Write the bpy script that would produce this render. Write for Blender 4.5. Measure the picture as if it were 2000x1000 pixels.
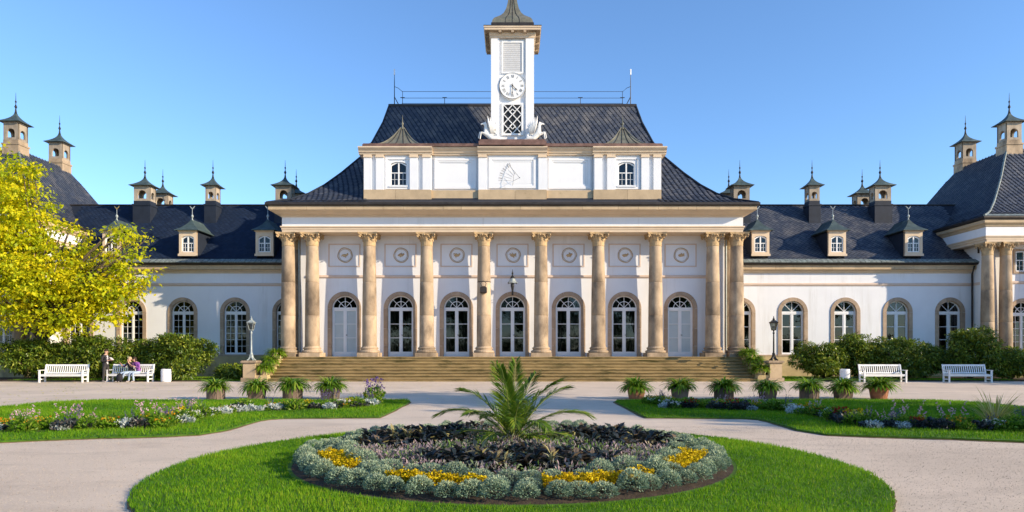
import bpy, math, random
import numpy as np
from mathutils import Vector, Matrix
random.seed(7); RNG = np.random.default_rng(7)
for o in list(bpy.data.objects): bpy.data.objects.remove(o)
SC = bpy.context.scene; COL = SC.collection
PI = math.pi; R = math.radians

# ------------------------------------------------------------------ camera, sky, sun, exposure
cam = bpy.data.cameras.new('camera'); camo = bpy.data.objects.new('camera', cam); COL.objects.link(camo)
camo.location = (0, 0, 1.7); camo.rotation_euler = (R(90), 0, 0)
cam.sensor_width = 36; cam.lens = 23.4; cam.shift_y = 0.0925; cam.shift_x = -0.0005
cam.clip_start = 0.1; cam.clip_end = 2000; SC.camera = camo
SUN = Vector((2.28, -1.0, .93)).normalized()
W = bpy.data.worlds.new('World'); SC.world = W; W.use_nodes = True
sky = W.node_tree.nodes.new('ShaderNodeTexSky'); sky.sky_type = 'NISHITA'; sky.sun_disc = False
sky.sun_elevation = math.asin(SUN.z); sky.sun_rotation = math.atan2(SUN.x, SUN.y)
sky.air_density = 1.0; sky.dust_density = 0.1; sky.ozone_density = 5.5
W.node_tree.links.new(sky.outputs[0], W.node_tree.nodes['Background'].inputs[0])
W.node_tree.nodes['Background'].inputs[1].default_value = 0.15
sl = bpy.data.lights.new('sun', 'SUN'); so = bpy.data.objects.new('sun', sl); COL.objects.link(so)
sl.energy = 4.0; sl.angle = R(0.5); sl.color = (1.0, 0.83, 0.60)
so.rotation_euler = SUN.to_track_quat('Z', 'Y').to_euler(); so.location = (60, -20, 40)
vs = SC.view_settings; vs.view_transform = 'Standard'; vs.look = 'None'; vs.exposure = 0.88; vs.gamma = 1; vs.use_curve_mapping = False

# ------------------------------------------------------------------ mesh helpers
class MB:
    def __init__(s): s.v = []; s.f = []; s.T = None
    def pt(s, p):
        p = Vector(p)
        if s.T is not None: p = s.T @ p
        s.v.append(p[:]); return len(s.v) - 1
    def face(s, pts): s.f.append([s.pt(p) for p in pts])
    def box(s, x0, x1, y0, y1, z0, z1):
        i = [s.pt(p) for p in ((x0,y0,z0),(x1,y0,z0),(x1,y1,z0),(x0,y1,z0),(x0,y0,z1),(x1,y0,z1),(x1,y1,z1),(x0,y1,z1))]
        for q in ((0,3,2,1),(4,5,6,7),(0,1,5,4),(1,2,6,5),(2,3,7,6),(3,0,4,7)): s.f.append([i[k] for k in q])
        return s
    def cbox(s, x, y, z, w, d, h): return s.box(x-w/2, x+w/2, y-d/2, y+d/2, z, z+h)
    def prism(s, pts, y0, y1):                       # polygon in XZ, extruded along Y
        a = [s.pt((x, y0, z)) for x, z in pts]; b = [s.pt((x, y1, z)) for x, z in pts]; n = len(pts)
        s.f.append(a); s.f.append(b[::-1])
        for k in range(n): s.f.append([a[k], b[k], b[(k+1) % n], a[(k+1) % n]])
        return s
    def slab(s, pts, z0, z1):                        # polygon in XY, extruded along Z
        a = [s.pt((x, y, z0)) for x, y in pts]; b = [s.pt((x, y, z1)) for x, y in pts]; n = len(pts)
        s.f.append(b)
        for k in range(n): s.f.append([a[k], a[(k+1) % n], b[(k+1) % n], b[k]])
        return s
    def bar(s, p, q, w, y0, y1):                     # straight bar in the XZ plane
        dx, dz = q[0]-p[0], q[1]-p[1]; l = math.hypot(dx, dz); nx, nz = -dz/l*w/2, dx/l*w/2
        return s.prism([(p[0]+nx,p[1]+nz),(q[0]+nx,q[1]+nz),(q[0]-nx,q[1]-nz),(p[0]-nx,p[1]-nz)], y0, y1)
    def extrude_x(s, prof, x0, x1):                  # profile (y,z) along X
        a = [s.pt((x0, y, z)) for y, z in prof]; b = [s.pt((x1, y, z)) for y, z in prof]; n = len(prof)
        s.f.append(a[::-1]); s.f.append(b)
        for k in range(n): s.f.append([a[k], a[(k+1) % n], b[(k+1) % n], b[k]])
        return s
    def lathe(s, prof, n=16, c=(0,0,0), cap=True):
        rings = []
        for r, z in prof:
            rings.append([s.pt((c[0]+r*math.cos(2*PI*k/n), c[1]+r*math.sin(2*PI*k/n), c[2]+z)) for k in range(n)])
        for a, b in zip(rings, rings[1:]):
            for k in range(n): s.f.append([a[k], a[(k+1) % n], b[(k+1) % n], b[k]])
        if cap: s.f.append(rings[0][::-1]); s.f.append(rings[-1])
        return s
    def ring(s, x0, x1, y0, y1, prof, cap=True, cap0=False):
        rs = []
        for o, z in prof: rs.append([s.pt(p) for p in ((x0-o,y0-o,z),(x1+o,y0-o,z),(x1+o,y1+o,z),(x0-o,y1+o,z))])
        for a, b in zip(rs, rs[1:]):
            for k in range(4): s.f.append([a[k], a[(k+1) % 4], b[(k+1) % 4], b[k]])
        if cap: s.f.append(rs[-1])
        if cap0: s.f.append(rs[0][::-1])
        return s
    def tube(s, pts, rad, n=6, cap=True):
        pts = [Vector(p) for p in pts]
        if not isinstance(rad, (list, tuple)): rad = [rad]*len(pts)
        rings = []
        for k, p in enumerate(pts):
            d = (pts[min(k+1, len(pts)-1)] - pts[max(k-1, 0)]).normalized()
            u = d.cross(Vector((0,0,1)) if abs(d.z) < .95 else Vector((1,0,0))).normalized(); w = d.cross(u)
            rings.append([s.pt(p + (u*math.cos(2*PI*j/n) + w*math.sin(2*PI*j/n))*rad[k]) for j in range(n)])
        for a, b in zip(rings, rings[1:]):
            for j in range(n): s.f.append([a[j], a[(j+1) % n], b[(j+1) % n], b[j]])
        if cap: s.f.append(rings[0][::-1]); s.f.append(rings[-1])
        return s
    def ball(s, c, r, n=10, m=7):
        rx, ry, rz = (r, r, r) if not isinstance(r, (list, tuple)) else r
        rings = []
        for i in range(1, m):
            a = PI*i/m
            rings.append([s.pt((c[0]+rx*math.sin(a)*math.cos(2*PI*k/n), c[1]+ry*math.sin(a)*math.sin(2*PI*k/n), c[2]-rz*math.cos(a))) for k in range(n)])
        lo = s.pt((c[0], c[1], c[2]-rz)); hi = s.pt((c[0], c[1], c[2]+rz))
        for a, b in zip(rings, rings[1:]):
            for k in range(n): s.f.append([a[k], a[(k+1) % n], b[(k+1) % n], b[k]])
        for k in range(n): s.f.append([lo, rings[0][(k+1) % n], rings[0][k]]); s.f.append([hi, rings[-1][k], rings[-1][(k+1) % n]])
        return s
    def arch_panel(s, x0, x1, z0, z1, y0, y1, ops, back=True, N=14):
        """wall in XZ between y0 (front) and y1 with arched holes (xc, w, z_bottom, z_spring[, rise])"""
        for yy in ((y0, y1) if back else (y0,)):
            cur = x0
            for op in sorted(ops):
                xc, w, zb, zs = op[:4]; r = w/2; rise = op[4] if len(op) > 4 else r
                s.face([(cur,yy,z0),(xc-r,yy,z0),(xc-r,yy,z1),(cur,yy,z1)])
                if zb > z0: s.face([(xc-r,yy,z0),(xc+r,yy,z0),(xc+r,yy,zb),(xc-r,yy,zb)])
                A = [(xc-r*math.cos(PI*k/N), zs+rise*math.sin(PI*k/N)) for k in range(N+1)]
                for p, q in zip(A, A[1:]): s.face([(p[0],yy,p[1]),(q[0],yy,q[1]),(q[0],yy,z1),(p[0],yy,z1)])
                cur = xc+r
            s.face([(cur,yy,z0),(x1,yy,z0),(x1,yy,z1),(cur,yy,z1)])
        for op in ops:
            xc, w, zb, zs = op[:4]; r = w/2; rise = op[4] if len(op) > 4 else r
            A = [(xc-r, zb)] + [(xc-r*math.cos(PI*k/N), zs+rise*math.sin(PI*k/N)) for k in range(N+1)] + [(xc+r, zb), (xc-r, zb)]
            for p, q in zip(A, A[1:]): s.face([(p[0],y0,p[1]),(p[0],y1,p[1]),(q[0],y1,q[1]),(q[0],y0,q[1])])
        return s

def mesh(name, mb, mat=None, smooth=False):
    me = bpy.data.meshes.new(name); me.from_pydata(mb.v, [], mb.f)
    if mat: me.materials.append(mat)
    if smooth: me.polygons.foreach_set('use_smooth', [True]*len(me.polygons))
    me.update(); return me
def wloc(o):
    v = Vector((0,0,0))
    while o is not None: v = v + o.location; o = o.parent
    return v
def ob(name, m, mat=None, parent=None, loc=(0,0,0), smooth=False, rot=None, scale=None):
    if isinstance(m, MB): m = mesh(name, m, mat, smooth)
    o = bpy.data.objects.new(name, m); COL.objects.link(o)
    o.parent = parent; o.location = Vector(loc) - wloc(parent)
    if rot: o.rotation_euler = rot
    if scale: o.scale = scale
    return o
def tag(o, label=None, cat=None, group=None, kind=None):
    if label: o['label'] = label
    if cat: o['category'] = cat
    if group: o['group'] = group
    if kind: o['kind'] = kind
    return o
def thing(name, label, cat, loc=(0,0,0), group=None):
    o = bpy.data.objects.new(name, None); COL.objects.link(o); o.location = loc; o.empty_display_size = .2
    return tag(o, label, cat, group)
def kids(o): return [c for c in COL.objects if c.parent == o]
KID = {}
def tree_of(o, allobs=None):
    return [(c, tree_of(c)) for c in o.children]
def copy_tree(o, loc=None, rz=None, label=None, scale=None, group=None, spec=None):
    def rec(src, par, kidspec):
        c = src.copy(); COL.objects.link(c); c.parent = par
        for k, ks in kidspec: rec(k, c, ks)
        return c
    c = rec(o, None, spec if spec is not None else tree_of(o))
    if loc is not None: c.location = loc
    if rz is not None: c.rotation_euler = (0,0,rz)
    if scale is not None: c.scale = (scale,)*3 if not isinstance(scale, (tuple, list)) else scale
    if label: c['label'] = label
    if group: c['group'] = group
    return c

# ------------------------------------------------------------------ materials
def nt(name):
    m = bpy.data.materials.new(name); m.use_nodes = True; t = m.node_tree
    return m, t, t.nodes, t.links, t.nodes['Principled BSDF']
def mix_rgb(t, fac, a, b, mode='MIX'):
    n = t.nodes.new('ShaderNodeMix'); n.data_type = 'RGBA'; n.blend_type = mode
    for sock, val in ((n.inputs[0], fac), (n.inputs[6], a), (n.inputs[7], b)):
        if hasattr(val, 'links'): t.links.new(val, sock)
        else: sock.default_value = val if not isinstance(val, tuple) else (*val, 1)[:4]
    return n.outputs[2]
def noise(t, scale, detail=4, vec=None, stretch=None, rough=.55):
    n = t.nodes.new('ShaderNodeTexNoise'); n.inputs['Scale'].default_value = scale; n.inputs['Detail'].default_value = detail; n.inputs['Roughness'].default_value = rough
    if vec is None:
        g = t.nodes.new('ShaderNodeNewGeometry'); vec = g.outputs['Position']
    if stretch:
        mp = t.nodes.new('ShaderNodeMapping'); mp.inputs['Scale'].default_value = stretch; t.links.new(vec, mp.inputs[0]); vec = mp.outputs[0]
    t.links.new(vec, n.inputs['Vector']); return n.outputs['Fac']
def ramp(t, fac, lo, hi, a=0., b=1.):
    n = t.nodes.new('ShaderNodeMapRange'); n.inputs[1].default_value = lo; n.inputs[2].default_value = hi; n.inputs[3].default_value = a; n.inputs[4].default_value = b
    t.links.new(fac, n.inputs[0]); return n.outputs[0]
def bump(t, b, h, strength, dist):
    n = t.nodes.new('ShaderNodeBump'); n.inputs['Strength'].default_value = strength; n.inputs['Distance'].default_value = dist
    t.links.new(h, n.inputs['Height']); t.links.new(n.outputs[0], b.inputs['Normal'])
def M(name, col, rough=.75, var=.2, scale=2.5, stain=None, stain_lo=.55, stain_hi=.75, stain_scale=1.2, stretch=None, bmp=0., bscale=25, objvar=0., metal=0., spec=.3):
    m, t, N, L, b = nt(name)
    f = noise(t, scale, 5, stretch=stretch)
    lo = tuple(c*(1-var) for c in col); hi = tuple(min(1, c*(1+var)) for c in col)
    c = mix_rgb(t, ramp(t, f, .3, .7), lo, hi)
    if stain:
        c = mix_rgb(t, ramp(t, noise(t, stain_scale, 6, stretch=stretch, rough=.65), stain_lo, stain_hi), c, stain)
    if objvar:
        oi = N.new('ShaderNodeObjectInfo')
        k = ramp(t, oi.outputs['Random'], 0, 1, 1-objvar, 1+objvar)
        hs = N.new('ShaderNodeHueSaturation'); L.new(k, hs.inputs['Value']); L.new(c, hs.inputs['Color']); c = hs.outputs[0]
    L.new(c, b.inputs['Base Color']); b.inputs['Roughness'].default_value = rough; b.inputs['Metallic'].default_value = metal
    b.inputs['Specular IOR Level'].default_value = spec
    if bmp: bump(t, b, noise(t, bscale, 4), bmp, .02)
    return m
def leafmat(name, cols, trans=.35, rough=.5, spec=.3):
    m, t, N, L, b = nt(name)
    a = N.new('ShaderNodeAttribute'); a.attribute_name = 'v'
    cr = N.new('ShaderNodeValToRGB'); el = cr.color_ramp.elements
    n = len(cols)
    el[0].position = 0; el[0].color = (*cols[0], 1); el[1].position = 1; el[1].color = (*cols[-1], 1)
    for k in range(1, n-1): e = el.new(k/(n-1)); e.color = (*cols[k], 1)
    L.new(a.outputs['Fac'], cr.inputs[0]); L.new(cr.outputs[0], b.inputs['Base Color'])
    b.inputs['Roughness'].default_value = rough; b.inputs['Specular IOR Level'].default_value = spec
    tr = N.new('ShaderNodeBsdfTranslucent'); L.new(cr.outputs[0], tr.inputs[0])
    mx = N.new('ShaderNodeMixShader'); mx.inputs[0].default_value = trans
    L.new(b.outputs[0], mx.inputs[1]); L.new(tr.outputs[0], mx.inputs[2]); L.new(mx.outputs[0], N['Material Output'].inputs[0])
    return m
def attrmat(name, cols, rough, spec, bmp=.3):
    m, t, N, L, b = nt(name)
    a = N.new('ShaderNodeAttribute'); a.attribute_name = 'v'
    c = mix_rgb(t, a.outputs['Fac'], cols[0], cols[1])
    c = mix_rgb(t, ramp(t, noise(t, .9, 5), .52, .75), c, cols[2])
    L.new(c, b.inputs['Base Color']); b.inputs['Roughness'].default_value = rough; b.inputs['Specular IOR Level'].default_value = spec
    bump(t, b, noise(t, 30, 3), bmp, .01); return m
def glassmat():
    m, t, N, L, b = nt('glass'); N.remove(b)
    g = N.new('ShaderNodeBsdfGlossy'); g.inputs['Roughness'].default_value = .015; g.inputs['Color'].default_value = (.62,.66,.68,1)
    tr = N.new('ShaderNodeBsdfTransparent'); tr.inputs[0].default_value = (.42,.46,.45,1)
    fr = N.new('ShaderNodeFresnel'); fr.inputs[0].default_value = 1.6
    k = ramp(t, fr.outputs[0], 0, 1, .02, 1)
    bn = N.new('ShaderNodeBump'); bn.inputs['Strength'].default_value = .25; bn.inputs['Distance'].default_value = .01; L.new(noise(t, 2.2, 2), bn.inputs['Height'])
    L.new(bn.outputs[0], g.inputs['Normal'])
    mx = N.new('ShaderNodeMixShader'); L.new(k, mx.inputs[0]); L.new(tr.outputs[0], mx.inputs[1]); L.new(g.outputs[0], mx.inputs[2])
    L.new(mx.outputs[0], N['Material Output'].inputs[0]); return m
def plaster():
    m, t, N, L, b = nt('white_plaster')
    c = mix_rgb(t, ramp(t, noise(t, .8, 5), .3, .7), (.745,.75,.765), (.80,.805,.815))
    st = N.new('ShaderNodeMath'); st.operation = 'MULTIPLY'; L.new(ramp(t, noise(t, 2.6, 5, stretch=(1,1,.07), rough=.7), .52, .72), st.inputs[0]); L.new(ramp(t, noise(t, .35, 3), .42, .62, 0, .5), st.inputs[1])
    c = mix_rgb(t, st.outputs[0], c, (.55,.53,.49)); c = mix_rgb(t, ramp(t, noise(t, 5, 6, rough=.75), .62, .8, 0, .35), c, (.61,.59,.55))
    L.new(c, b.inputs['Base Color']); b.inputs['Roughness'].default_value = .85; b.inputs['Specular IOR Level'].default_value = .2
    bump(t, b, noise(t, 30, 5), .15, .01); return m
m_plaster = plaster()
m_trim = M('cream_trim', (.66,.52,.37), .8, .07, 1.5, stain=(.5,.4,.28), stain_lo=.62, stain_hi=.9, bmp=.15)
m_stone = M('sandstone', (.42,.315,.21), .85, .2, 2.2, stain=(.115,.085,.06), stain_lo=.45, stain_hi=.72, stain_scale=.9, stretch=(1,1,.55), bmp=.4, bscale=22, objvar=.2)
m_capital = M('carved_sandstone', (.47,.33,.18), .85, .18, 5, stain=(.14,.10,.06), stain_lo=.58, stain_hi=.75, stain_scale=4, bmp=.4, bscale=30)
m_block = M('stone_blocks', (.50,.375,.235), .85, .12, 1.8, stain=(.25,.18,.08), stain_lo=.6, stain_hi=.82, stain_scale=1.6, bmp=.3, objvar=.1)
m_surround = M('window_sandstone', (.40,.295,.205), .85, .14, 3, stain=(.2,.14,.1), stain_lo=.58, stain_hi=.8, stain_scale=2.4, bmp=.3, objvar=.13)
m_relief = M('ochre_relief', (.55,.38,.2), .8, .15, 6, bmp=.3)
m_panel = M('panel_moulding', (.66,.52,.42), .8, .06, 2)
m_plinth = M('plinth_stone', (.50,.38,.2), .9, .2, 1.3, stain=(.17,.14,.09), stain_lo=.52, stain_hi=.75, bmp=.3)
m_step = M('mossy_step_stone', (.29,.205,.09), .9, .28, 3.0, stain=(.085,.07,.022), stain_lo=.50, stain_hi=.66, stain_scale=1.8, stretch=(.35,1,1.6), bmp=.35, objvar=.1)
m_slatebase = M('slate_underlay', (.016,.022,.036), .7, .2, 3)
m_slate = attrmat('roof_slate', ((.036,.046,.072),(.082,.09,.108),(.145,.14,.142)), .55, .4)
m_shadeslate = attrmat('shade_darkened_slate', ((.010,.020,.045),(.016,.029,.060),(.026,.038,.066)), .7, .2)  # left wing slates: roof shade put into the colour
m_verdigris = M('verdigris_copper', (.05,.075,.075), .6, .3, 3, stain=(.17,.22,.20), stain_lo=.55, stain_hi=.8, bmp=.1, metal=.0)
m_oldcopper = M('aged_copper', (.19,.18,.135), .5, .3, 2.2, stain=(.10,.13,.10), stain_lo=.5, stain_hi=.8, metal=.25)
m_redcopper = M('brown_copper', (.20,.115,.09), .55, .3, 2.5, stain=(.08,.045,.035), stain_lo=.5, stain_hi=.75, metal=.2)
m_gutter = M('dark_gutter_metal', (.045,.038,.034), .5, .3, 3, metal=.3)
m_flash = M('pale_eave_flashing', (.20,.235,.22), .6, .45, 6, stain=(.10,.11,.11), stain_lo=.5, stain_hi=.65, stain_scale=5)
m_white = M('white_paint', (.80,.80,.79), .45, .04, 3, spec=.4)
m_statue = M('white_lead_statue', (.78,.77,.74), .55, .08, 6, stain=(.5,.47,.4), stain_lo=.6, stain_hi=.85, stain_scale=6)
m_blind = M('pale_blind', (.50,.57,.58), .8, .05, 2)
m_louvre = M('grey_louvre', (.55,.55,.55), .6, .06, 3)
m_inside = M('dim_interior', (.045,.038,.032), .9, .3, .8)
m_curtain = M('dull_curtain', (.13,.11,.09), .9, .25, 6, stretch=(4,1,.2))
m_glass = glassmat()
m_chimney = M('weathered_chimney_plaster', (.36,.30,.23), .85, .2, 3, stain=(.18,.14,.10), stain_lo=.52, stain_hi=.78, stain_scale=2.5, stretch=(1,1,.4), bmp=.3, objvar=.2)
m_iron = M('dark_iron', (.03,.03,.03), .5, .2, 8, metal=.4)
m_lampmetal = M('grey_green_lamp_metal', (.33,.37,.36), .5, .15, 8, metal=.2)
m_wire = M('zinc_wire', (.12,.15,.2), .5, .1, 8, metal=.5)
m_gold = M('gilt_and_sunlit_metal', (.7,.5,.2), .35, .1, 5, metal=.9)
m_soil = M('dark_soil', (.055,.038,.025), .95, .4, 9, bmp=.8, bscale=30)
m_edge = M('turf_edge', (.14,.10,.05), .95, .35, 7, bmp=.5)
m_bark = M('bark', (.10,.075,.05), .9, .35, 5, stretch=(1,1,.25), bmp=.7, bscale=18)
m_bench = M('white_bench_paint', (.80,.79,.77), .5, .05, 4, stain=(.55,.52,.47), stain_lo=.62, stain_hi=.9, stain_scale=5)
m_terra = M('terracotta', (.30,.13,.07), .85, .25, 7, stain=(.4,.32,.26), stain_lo=.6, stain_hi=.8, stain_scale=6)
m_tub = M('weathered_tub', (.15,.11,.085), .85, .3, 6, stain=(.06,.05,.04), stain_lo=.5, stain_hi=.75, stretch=(1,1,.4), objvar=.25)
m_black = M('black_paint_and_dark', (.02,.02,.022), .5, .1, 4)

def gravelmat():
    m, t, N, L, b = nt('gravel')
    fine = noise(t, 55, 3, rough=.7); big = noise(t, .35, 5); mid = noise(t, 1.6, 6, stretch=(.35,1,1), rough=.7)
    c = mix_rgb(t, ramp(t, big, .35, .65), (.60,.49,.38), (.72,.59,.46))
    c = mix_rgb(t, ramp(t, mid, .5, .75, 0, .75), c, (.46,.37,.285))
    c = mix_rgb(t, ramp(t, fine, .58, .72, 0, .7), c, (.26,.22,.19))
    c = mix_rgb(t, ramp(t, noise(t, 38, 2), .60, .70, 0, .6), c, (.74,.66,.57))
    L.new(c, b.inputs['Base Color']); b.inputs['Roughness'].default_value = .95; b.inputs['Specular IOR Level'].default_value = .1
    bump(t, b, noise(t, 24, 6, rough=.8), .9, .02); return m
m_gravel = gravelmat()
m_lawn = M('lawn_soil_green', (.06,.14,.008), .95, .35, 6, stain=(.09,.15,.02), stain_lo=.55, stain_hi=.8, stain_scale=.8)
m_blade = leafmat('grass_blade', [(.055,.17,.005),(.12,.29,.007),(.21,.41,.010),(.36,.44,.03)], .5, .55, .2)
m_yellowleaf = leafmat('yellow_green_leaf', [(.20,.28,.012),(.42,.50,.014),(.66,.66,.016),(.82,.72,.016),(.88,.66,.02)], .5, .5, .2)
m_rhodo = leafmat('rhododendron_leaf', [(.025,.055,.008),(.075,.14,.014),(.20,.27,.022),(.42,.42,.05)], .3, .38, .45)
m_greenleaf = leafmat('green_tree_leaf', [(.03,.07,.01),(.06,.12,.015),(.12,.17,.02)], .4, .5, .3)
m_strap = leafmat('strap_leaf', [(.05,.13,.008),(.11,.24,.012),(.20,.36,.02),(.36,.43,.06)], .45, .4, .4)
m_bright = leafmat('bright_leaf', [(.07,.17,.01),(.14,.28,.015),(.24,.38,.02),(.36,.44,.04)], .45, .4, .4)
m_palm = leafmat('palm_leaf', [(.045,.10,.012),(.09,.19,.015),(.19,.29,.02),(.38,.38,.04)], .4, .4, .4)
m_silver = leafmat('silver_leaf', [(.09,.15,.11),(.19,.29,.21),(.36,.45,.30),(.60,.62,.40)], .25, .7, .1)
m_dust = leafmat('white_felted_leaf', [(.35,.40,.38),(.52,.57,.55),(.70,.74,.72)], .25, .8, .1)
m_dark = leafmat('dark_purple_leaf', [(.016,.024,.026),(.040,.058,.054),(.085,.075,.075),(.22,.16,.10),(.46,.42,.17)], .15, .4, .45)
m_purplemix = leafmat('mixed_purple_foliage', [(.08,.17,.05),(.17,.29,.06),(.22,.25,.18),(.34,.26,.32),(.48,.36,.35),(.60,.55,.30)], .35, .6, .2)
m_yflower = leafmat('yellow_flower', [(.30,.20,.005),(.60,.43,.008),(.74,.58,.015)], .3, .6, .1)
m_oflower = leafmat('orange_flower', [(.55,.15,.01),(.75,.33,.015),(.8,.5,.02)], .3, .6, .1)
m_pflower = leafmat('purple_flower', [(.06,.03,.16),(.14,.08,.30),(.22,.13,.38)], .3, .6, .1)
m_kflower = leafmat('pink_flower', [(.55,.28,.38),(.72,.45,.52),(.8,.66,.68)], .4, .6, .1)
m_wflower = leafmat('white_flower', [(.66,.64,.55),(.78,.77,.72)], .35, .6, .1)
m_rflower = leafmat('red_flower', [(.28,.02,.015),(.5,.05,.02)], .3, .6, .1)
m_feather = leafmat('feather_grass', [(.28,.30,.05),(.5,.46,.12),(.72,.62,.32)], .5, .6, .1)

# ------------------------------------------------------------------ foliage helpers (numpy)
def npmesh(name, V, F4, v=None, mat=None, tri=False):
    V = np.asarray(V, np.float32).reshape(-1, 3); F4 = np.asarray(F4, np.int32); k = F4.shape[1]
    me = bpy.data.meshes.new(name); me.vertices.add(len(V)); me.vertices.foreach_set('co', V.ravel())
    me.loops.add(F4.size); me.loops.foreach_set('vertex_index', F4.ravel())
    me.polygons.add(len(F4)); me.polygons.foreach_set('loop_start', np.arange(0, F4.size, k, dtype=np.int32))
    me.polygons.foreach_set('loop_total', np.full(len(F4), k, np.int32))
    if v is not None:
        a = me.attributes.new('v', 'FLOAT', 'POINT'); a.data.foreach_set('value', np.asarray(v, np.float32))
    if mat: me.materials.append(mat)
    me.update(calc_edges=True); return me
def unit(a): return a/np.maximum(np.linalg.norm(a, axis=1, keepdims=True), 1e-6)
def leaves(name, C, D, Nn, L, Wd, mat, v=None, droop=.15):
    C = np.asarray(C, float); n = len(C); D = unit(np.asarray(D, float)); S = unit(np.cross(D, Nn))
    L = np.broadcast_to(L, (n,))[:, None]; Wd = np.broadcast_to(Wd, (n,))[:, None]
    U = unit(np.cross(S, D))
    V = np.stack([C, C+D*L*.5+S*Wd*.5+U*Wd*.15, C+D*L-np.array([0,0,1.])*L*droop, C+D*L*.5-S*Wd*.5+U*Wd*.15], 1)
    F = np.arange(4*n).reshape(n, 4)
    if v is None: v = RNG.random(n)
    return npmesh(name, V, F, np.repeat(v, 4), mat)
def randdir(n): return unit(RNG.normal(size=(n, 3)))
def straps(name, P, mat, v=None):
    """P: list of (points array k x 3, half-widths k, side vector)"""
    V = []; F = []; A = []; b = 0
    for i, (pts, hw, side) in enumerate(P):
        k = len(pts); hw = np.asarray(hw)[:, None]
        a = np.asarray(pts); V.append(np.stack([a-side*hw, a+side*hw], 1).reshape(-1, 3))
        for j in range(k-1): F.append((b+2*j, b+2*j+1, b+2*j+3, b+2*j+2))
        A += [v[i] if v is not None else random.random()]*(2*k); b += 2*k
    return npmesh(name, np.concatenate(V), F, A, mat)
def arching(n, L0, L1, w, rise=(.5, 1.2), base_r=.08, segs=5, droop=1.6, z0=0):
    out = []
    for _ in range(n):
        a = random.uniform(0, 2*PI); l = random.uniform(L0, L1); e = random.uniform(*rise); d = np.array([math.cos(a), math.sin(a), 0])
        pts = []; p = d*random.uniform(0, base_r) + np.array([0, 0, z0]); ang = e
        for k in range(segs+1):
            pts.append(p.copy()); p = p + (d*math.cos(ang) + np.array([0, 0, math.sin(ang)]))*l/segs; ang -= droop/segs*random.uniform(.7, 1.3)
        side = np.array([-d[1], d[0], random.uniform(-.3, .3)]); side /= np.linalg.norm(side)
        ww = w*random.uniform(.7, 1.2); hw = [ww*.6] + [ww]*(segs-2) + [ww*.75, ww*.05]
        out.append((pts, hw[:segs+1], side))
    return out
def crown(lumps, n, clump_r, per, shell=.55):
    C = []; tot = sum(r[0]*r[1]*r[2] for c, r in lumps)**1.0
    wts = np.array([(r[0]*r[1]*r[2])**.72 for c, r in lumps]); wts /= wts.sum()
    for (c, r), w in zip(lumps, wts):
        k = max(1, int(n*w/per)); d = randdir(k); rad = shell + (1-shell)*RNG.random((k, 1))**.6
        rad = rad*(1+.13*np.sin(d[:, :1]*7+c[0])*np.sin(d[:, 1:2]*6+c[1]*2)*np.cos(d[:, 2:]*5))
        cc = np.array(c) + d*rad*np.array(r)
        q = np.repeat(cc, per, 0) + RNG.normal(size=(k*per, 3))*clump_r*np.array([1.15, 1.15, .42])
        C.append((q, np.repeat(d, per, 0), np.repeat(RNG.random(k), per)))
    return np.concatenate([x[0] for x in C]), np.concatenate([x[1] for x in C]), np.concatenate([x[2] for x in C])
def foliage(name, lumps, n, leaf, mat, clump_r, per=14, shell=.55, aspect=.5):
    C, d, cv = crown(lumps, n, clump_r, per, shell); k = len(C)
    D = randdir(k)*1.0 + d*.6 + np.array([0, 0, -.15]); Nn = randdir(k)*.7 + np.array([0, 0, .9]) + d*.4
    L = leaf*RNG.uniform(.5, 1.4, k); v = np.clip(cv*.6 + RNG.random(k)*.4, 0, 1)
    return leaves(name, C, D, Nn, L, L*aspect, mat, v)
def inpoly(P, poly):
    x, y = P[:, 0], P[:, 1]; c = np.zeros(len(P), bool); n = len(poly)
    for i in range(n):
        x1, y1 = poly[i]; x2, y2 = poly[(i+1) % n]
        if y1 == y2: continue
        c ^= ((y1 > y) != (y2 > y)) & (x < (x2-x1)*(y-y1)/(y2-y1)+x1)
    return c
def grass(name, P, z, h, w, mat=m_blade):
    n = len(P); a = RNG.random(n)*2*PI; H = h*RNG.uniform(.55, 1.35, n)
    B = np.column_stack([P, np.full(n, z)]); lean = np.column_stack([np.cos(a*3+1), np.sin(a*3+1), np.zeros(n)])*(H*RNG.uniform(.1, .7, n))[:, None]
    sd = np.column_stack([np.cos(a), np.sin(a), np.zeros(n)])*w/2
    V = np.stack([B-sd, B+sd, B+lean+np.column_stack([np.zeros((n, 2)), H])], 1)
    patch = .45+.22*np.sin(P[:, 0]*1.3+2*np.sin(P[:, 1]*.7))+.2*np.sin(P[:, 1]*2.1+P[:, 0]*.4)+.16*np.sin(P[:, 0]*4.3+3*np.sin(P[:, 1]*1.9))*np.sin(P[:, 1]*3.7+1)
    H = H*(.8+.5*np.clip(patch, 0, 1)); V[:, 2, 2] = B[:, 2]+H
    v = np.clip(.62*patch-.08+.52*RNG.random(n)*RNG.random(n)*1.5, 0, 1); v[RNG.random(n) < .035] = 1.0
    return npmesh(name, V, np.arange(3*n).reshape(n, 3), np.repeat(v, 3), mat)

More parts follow.
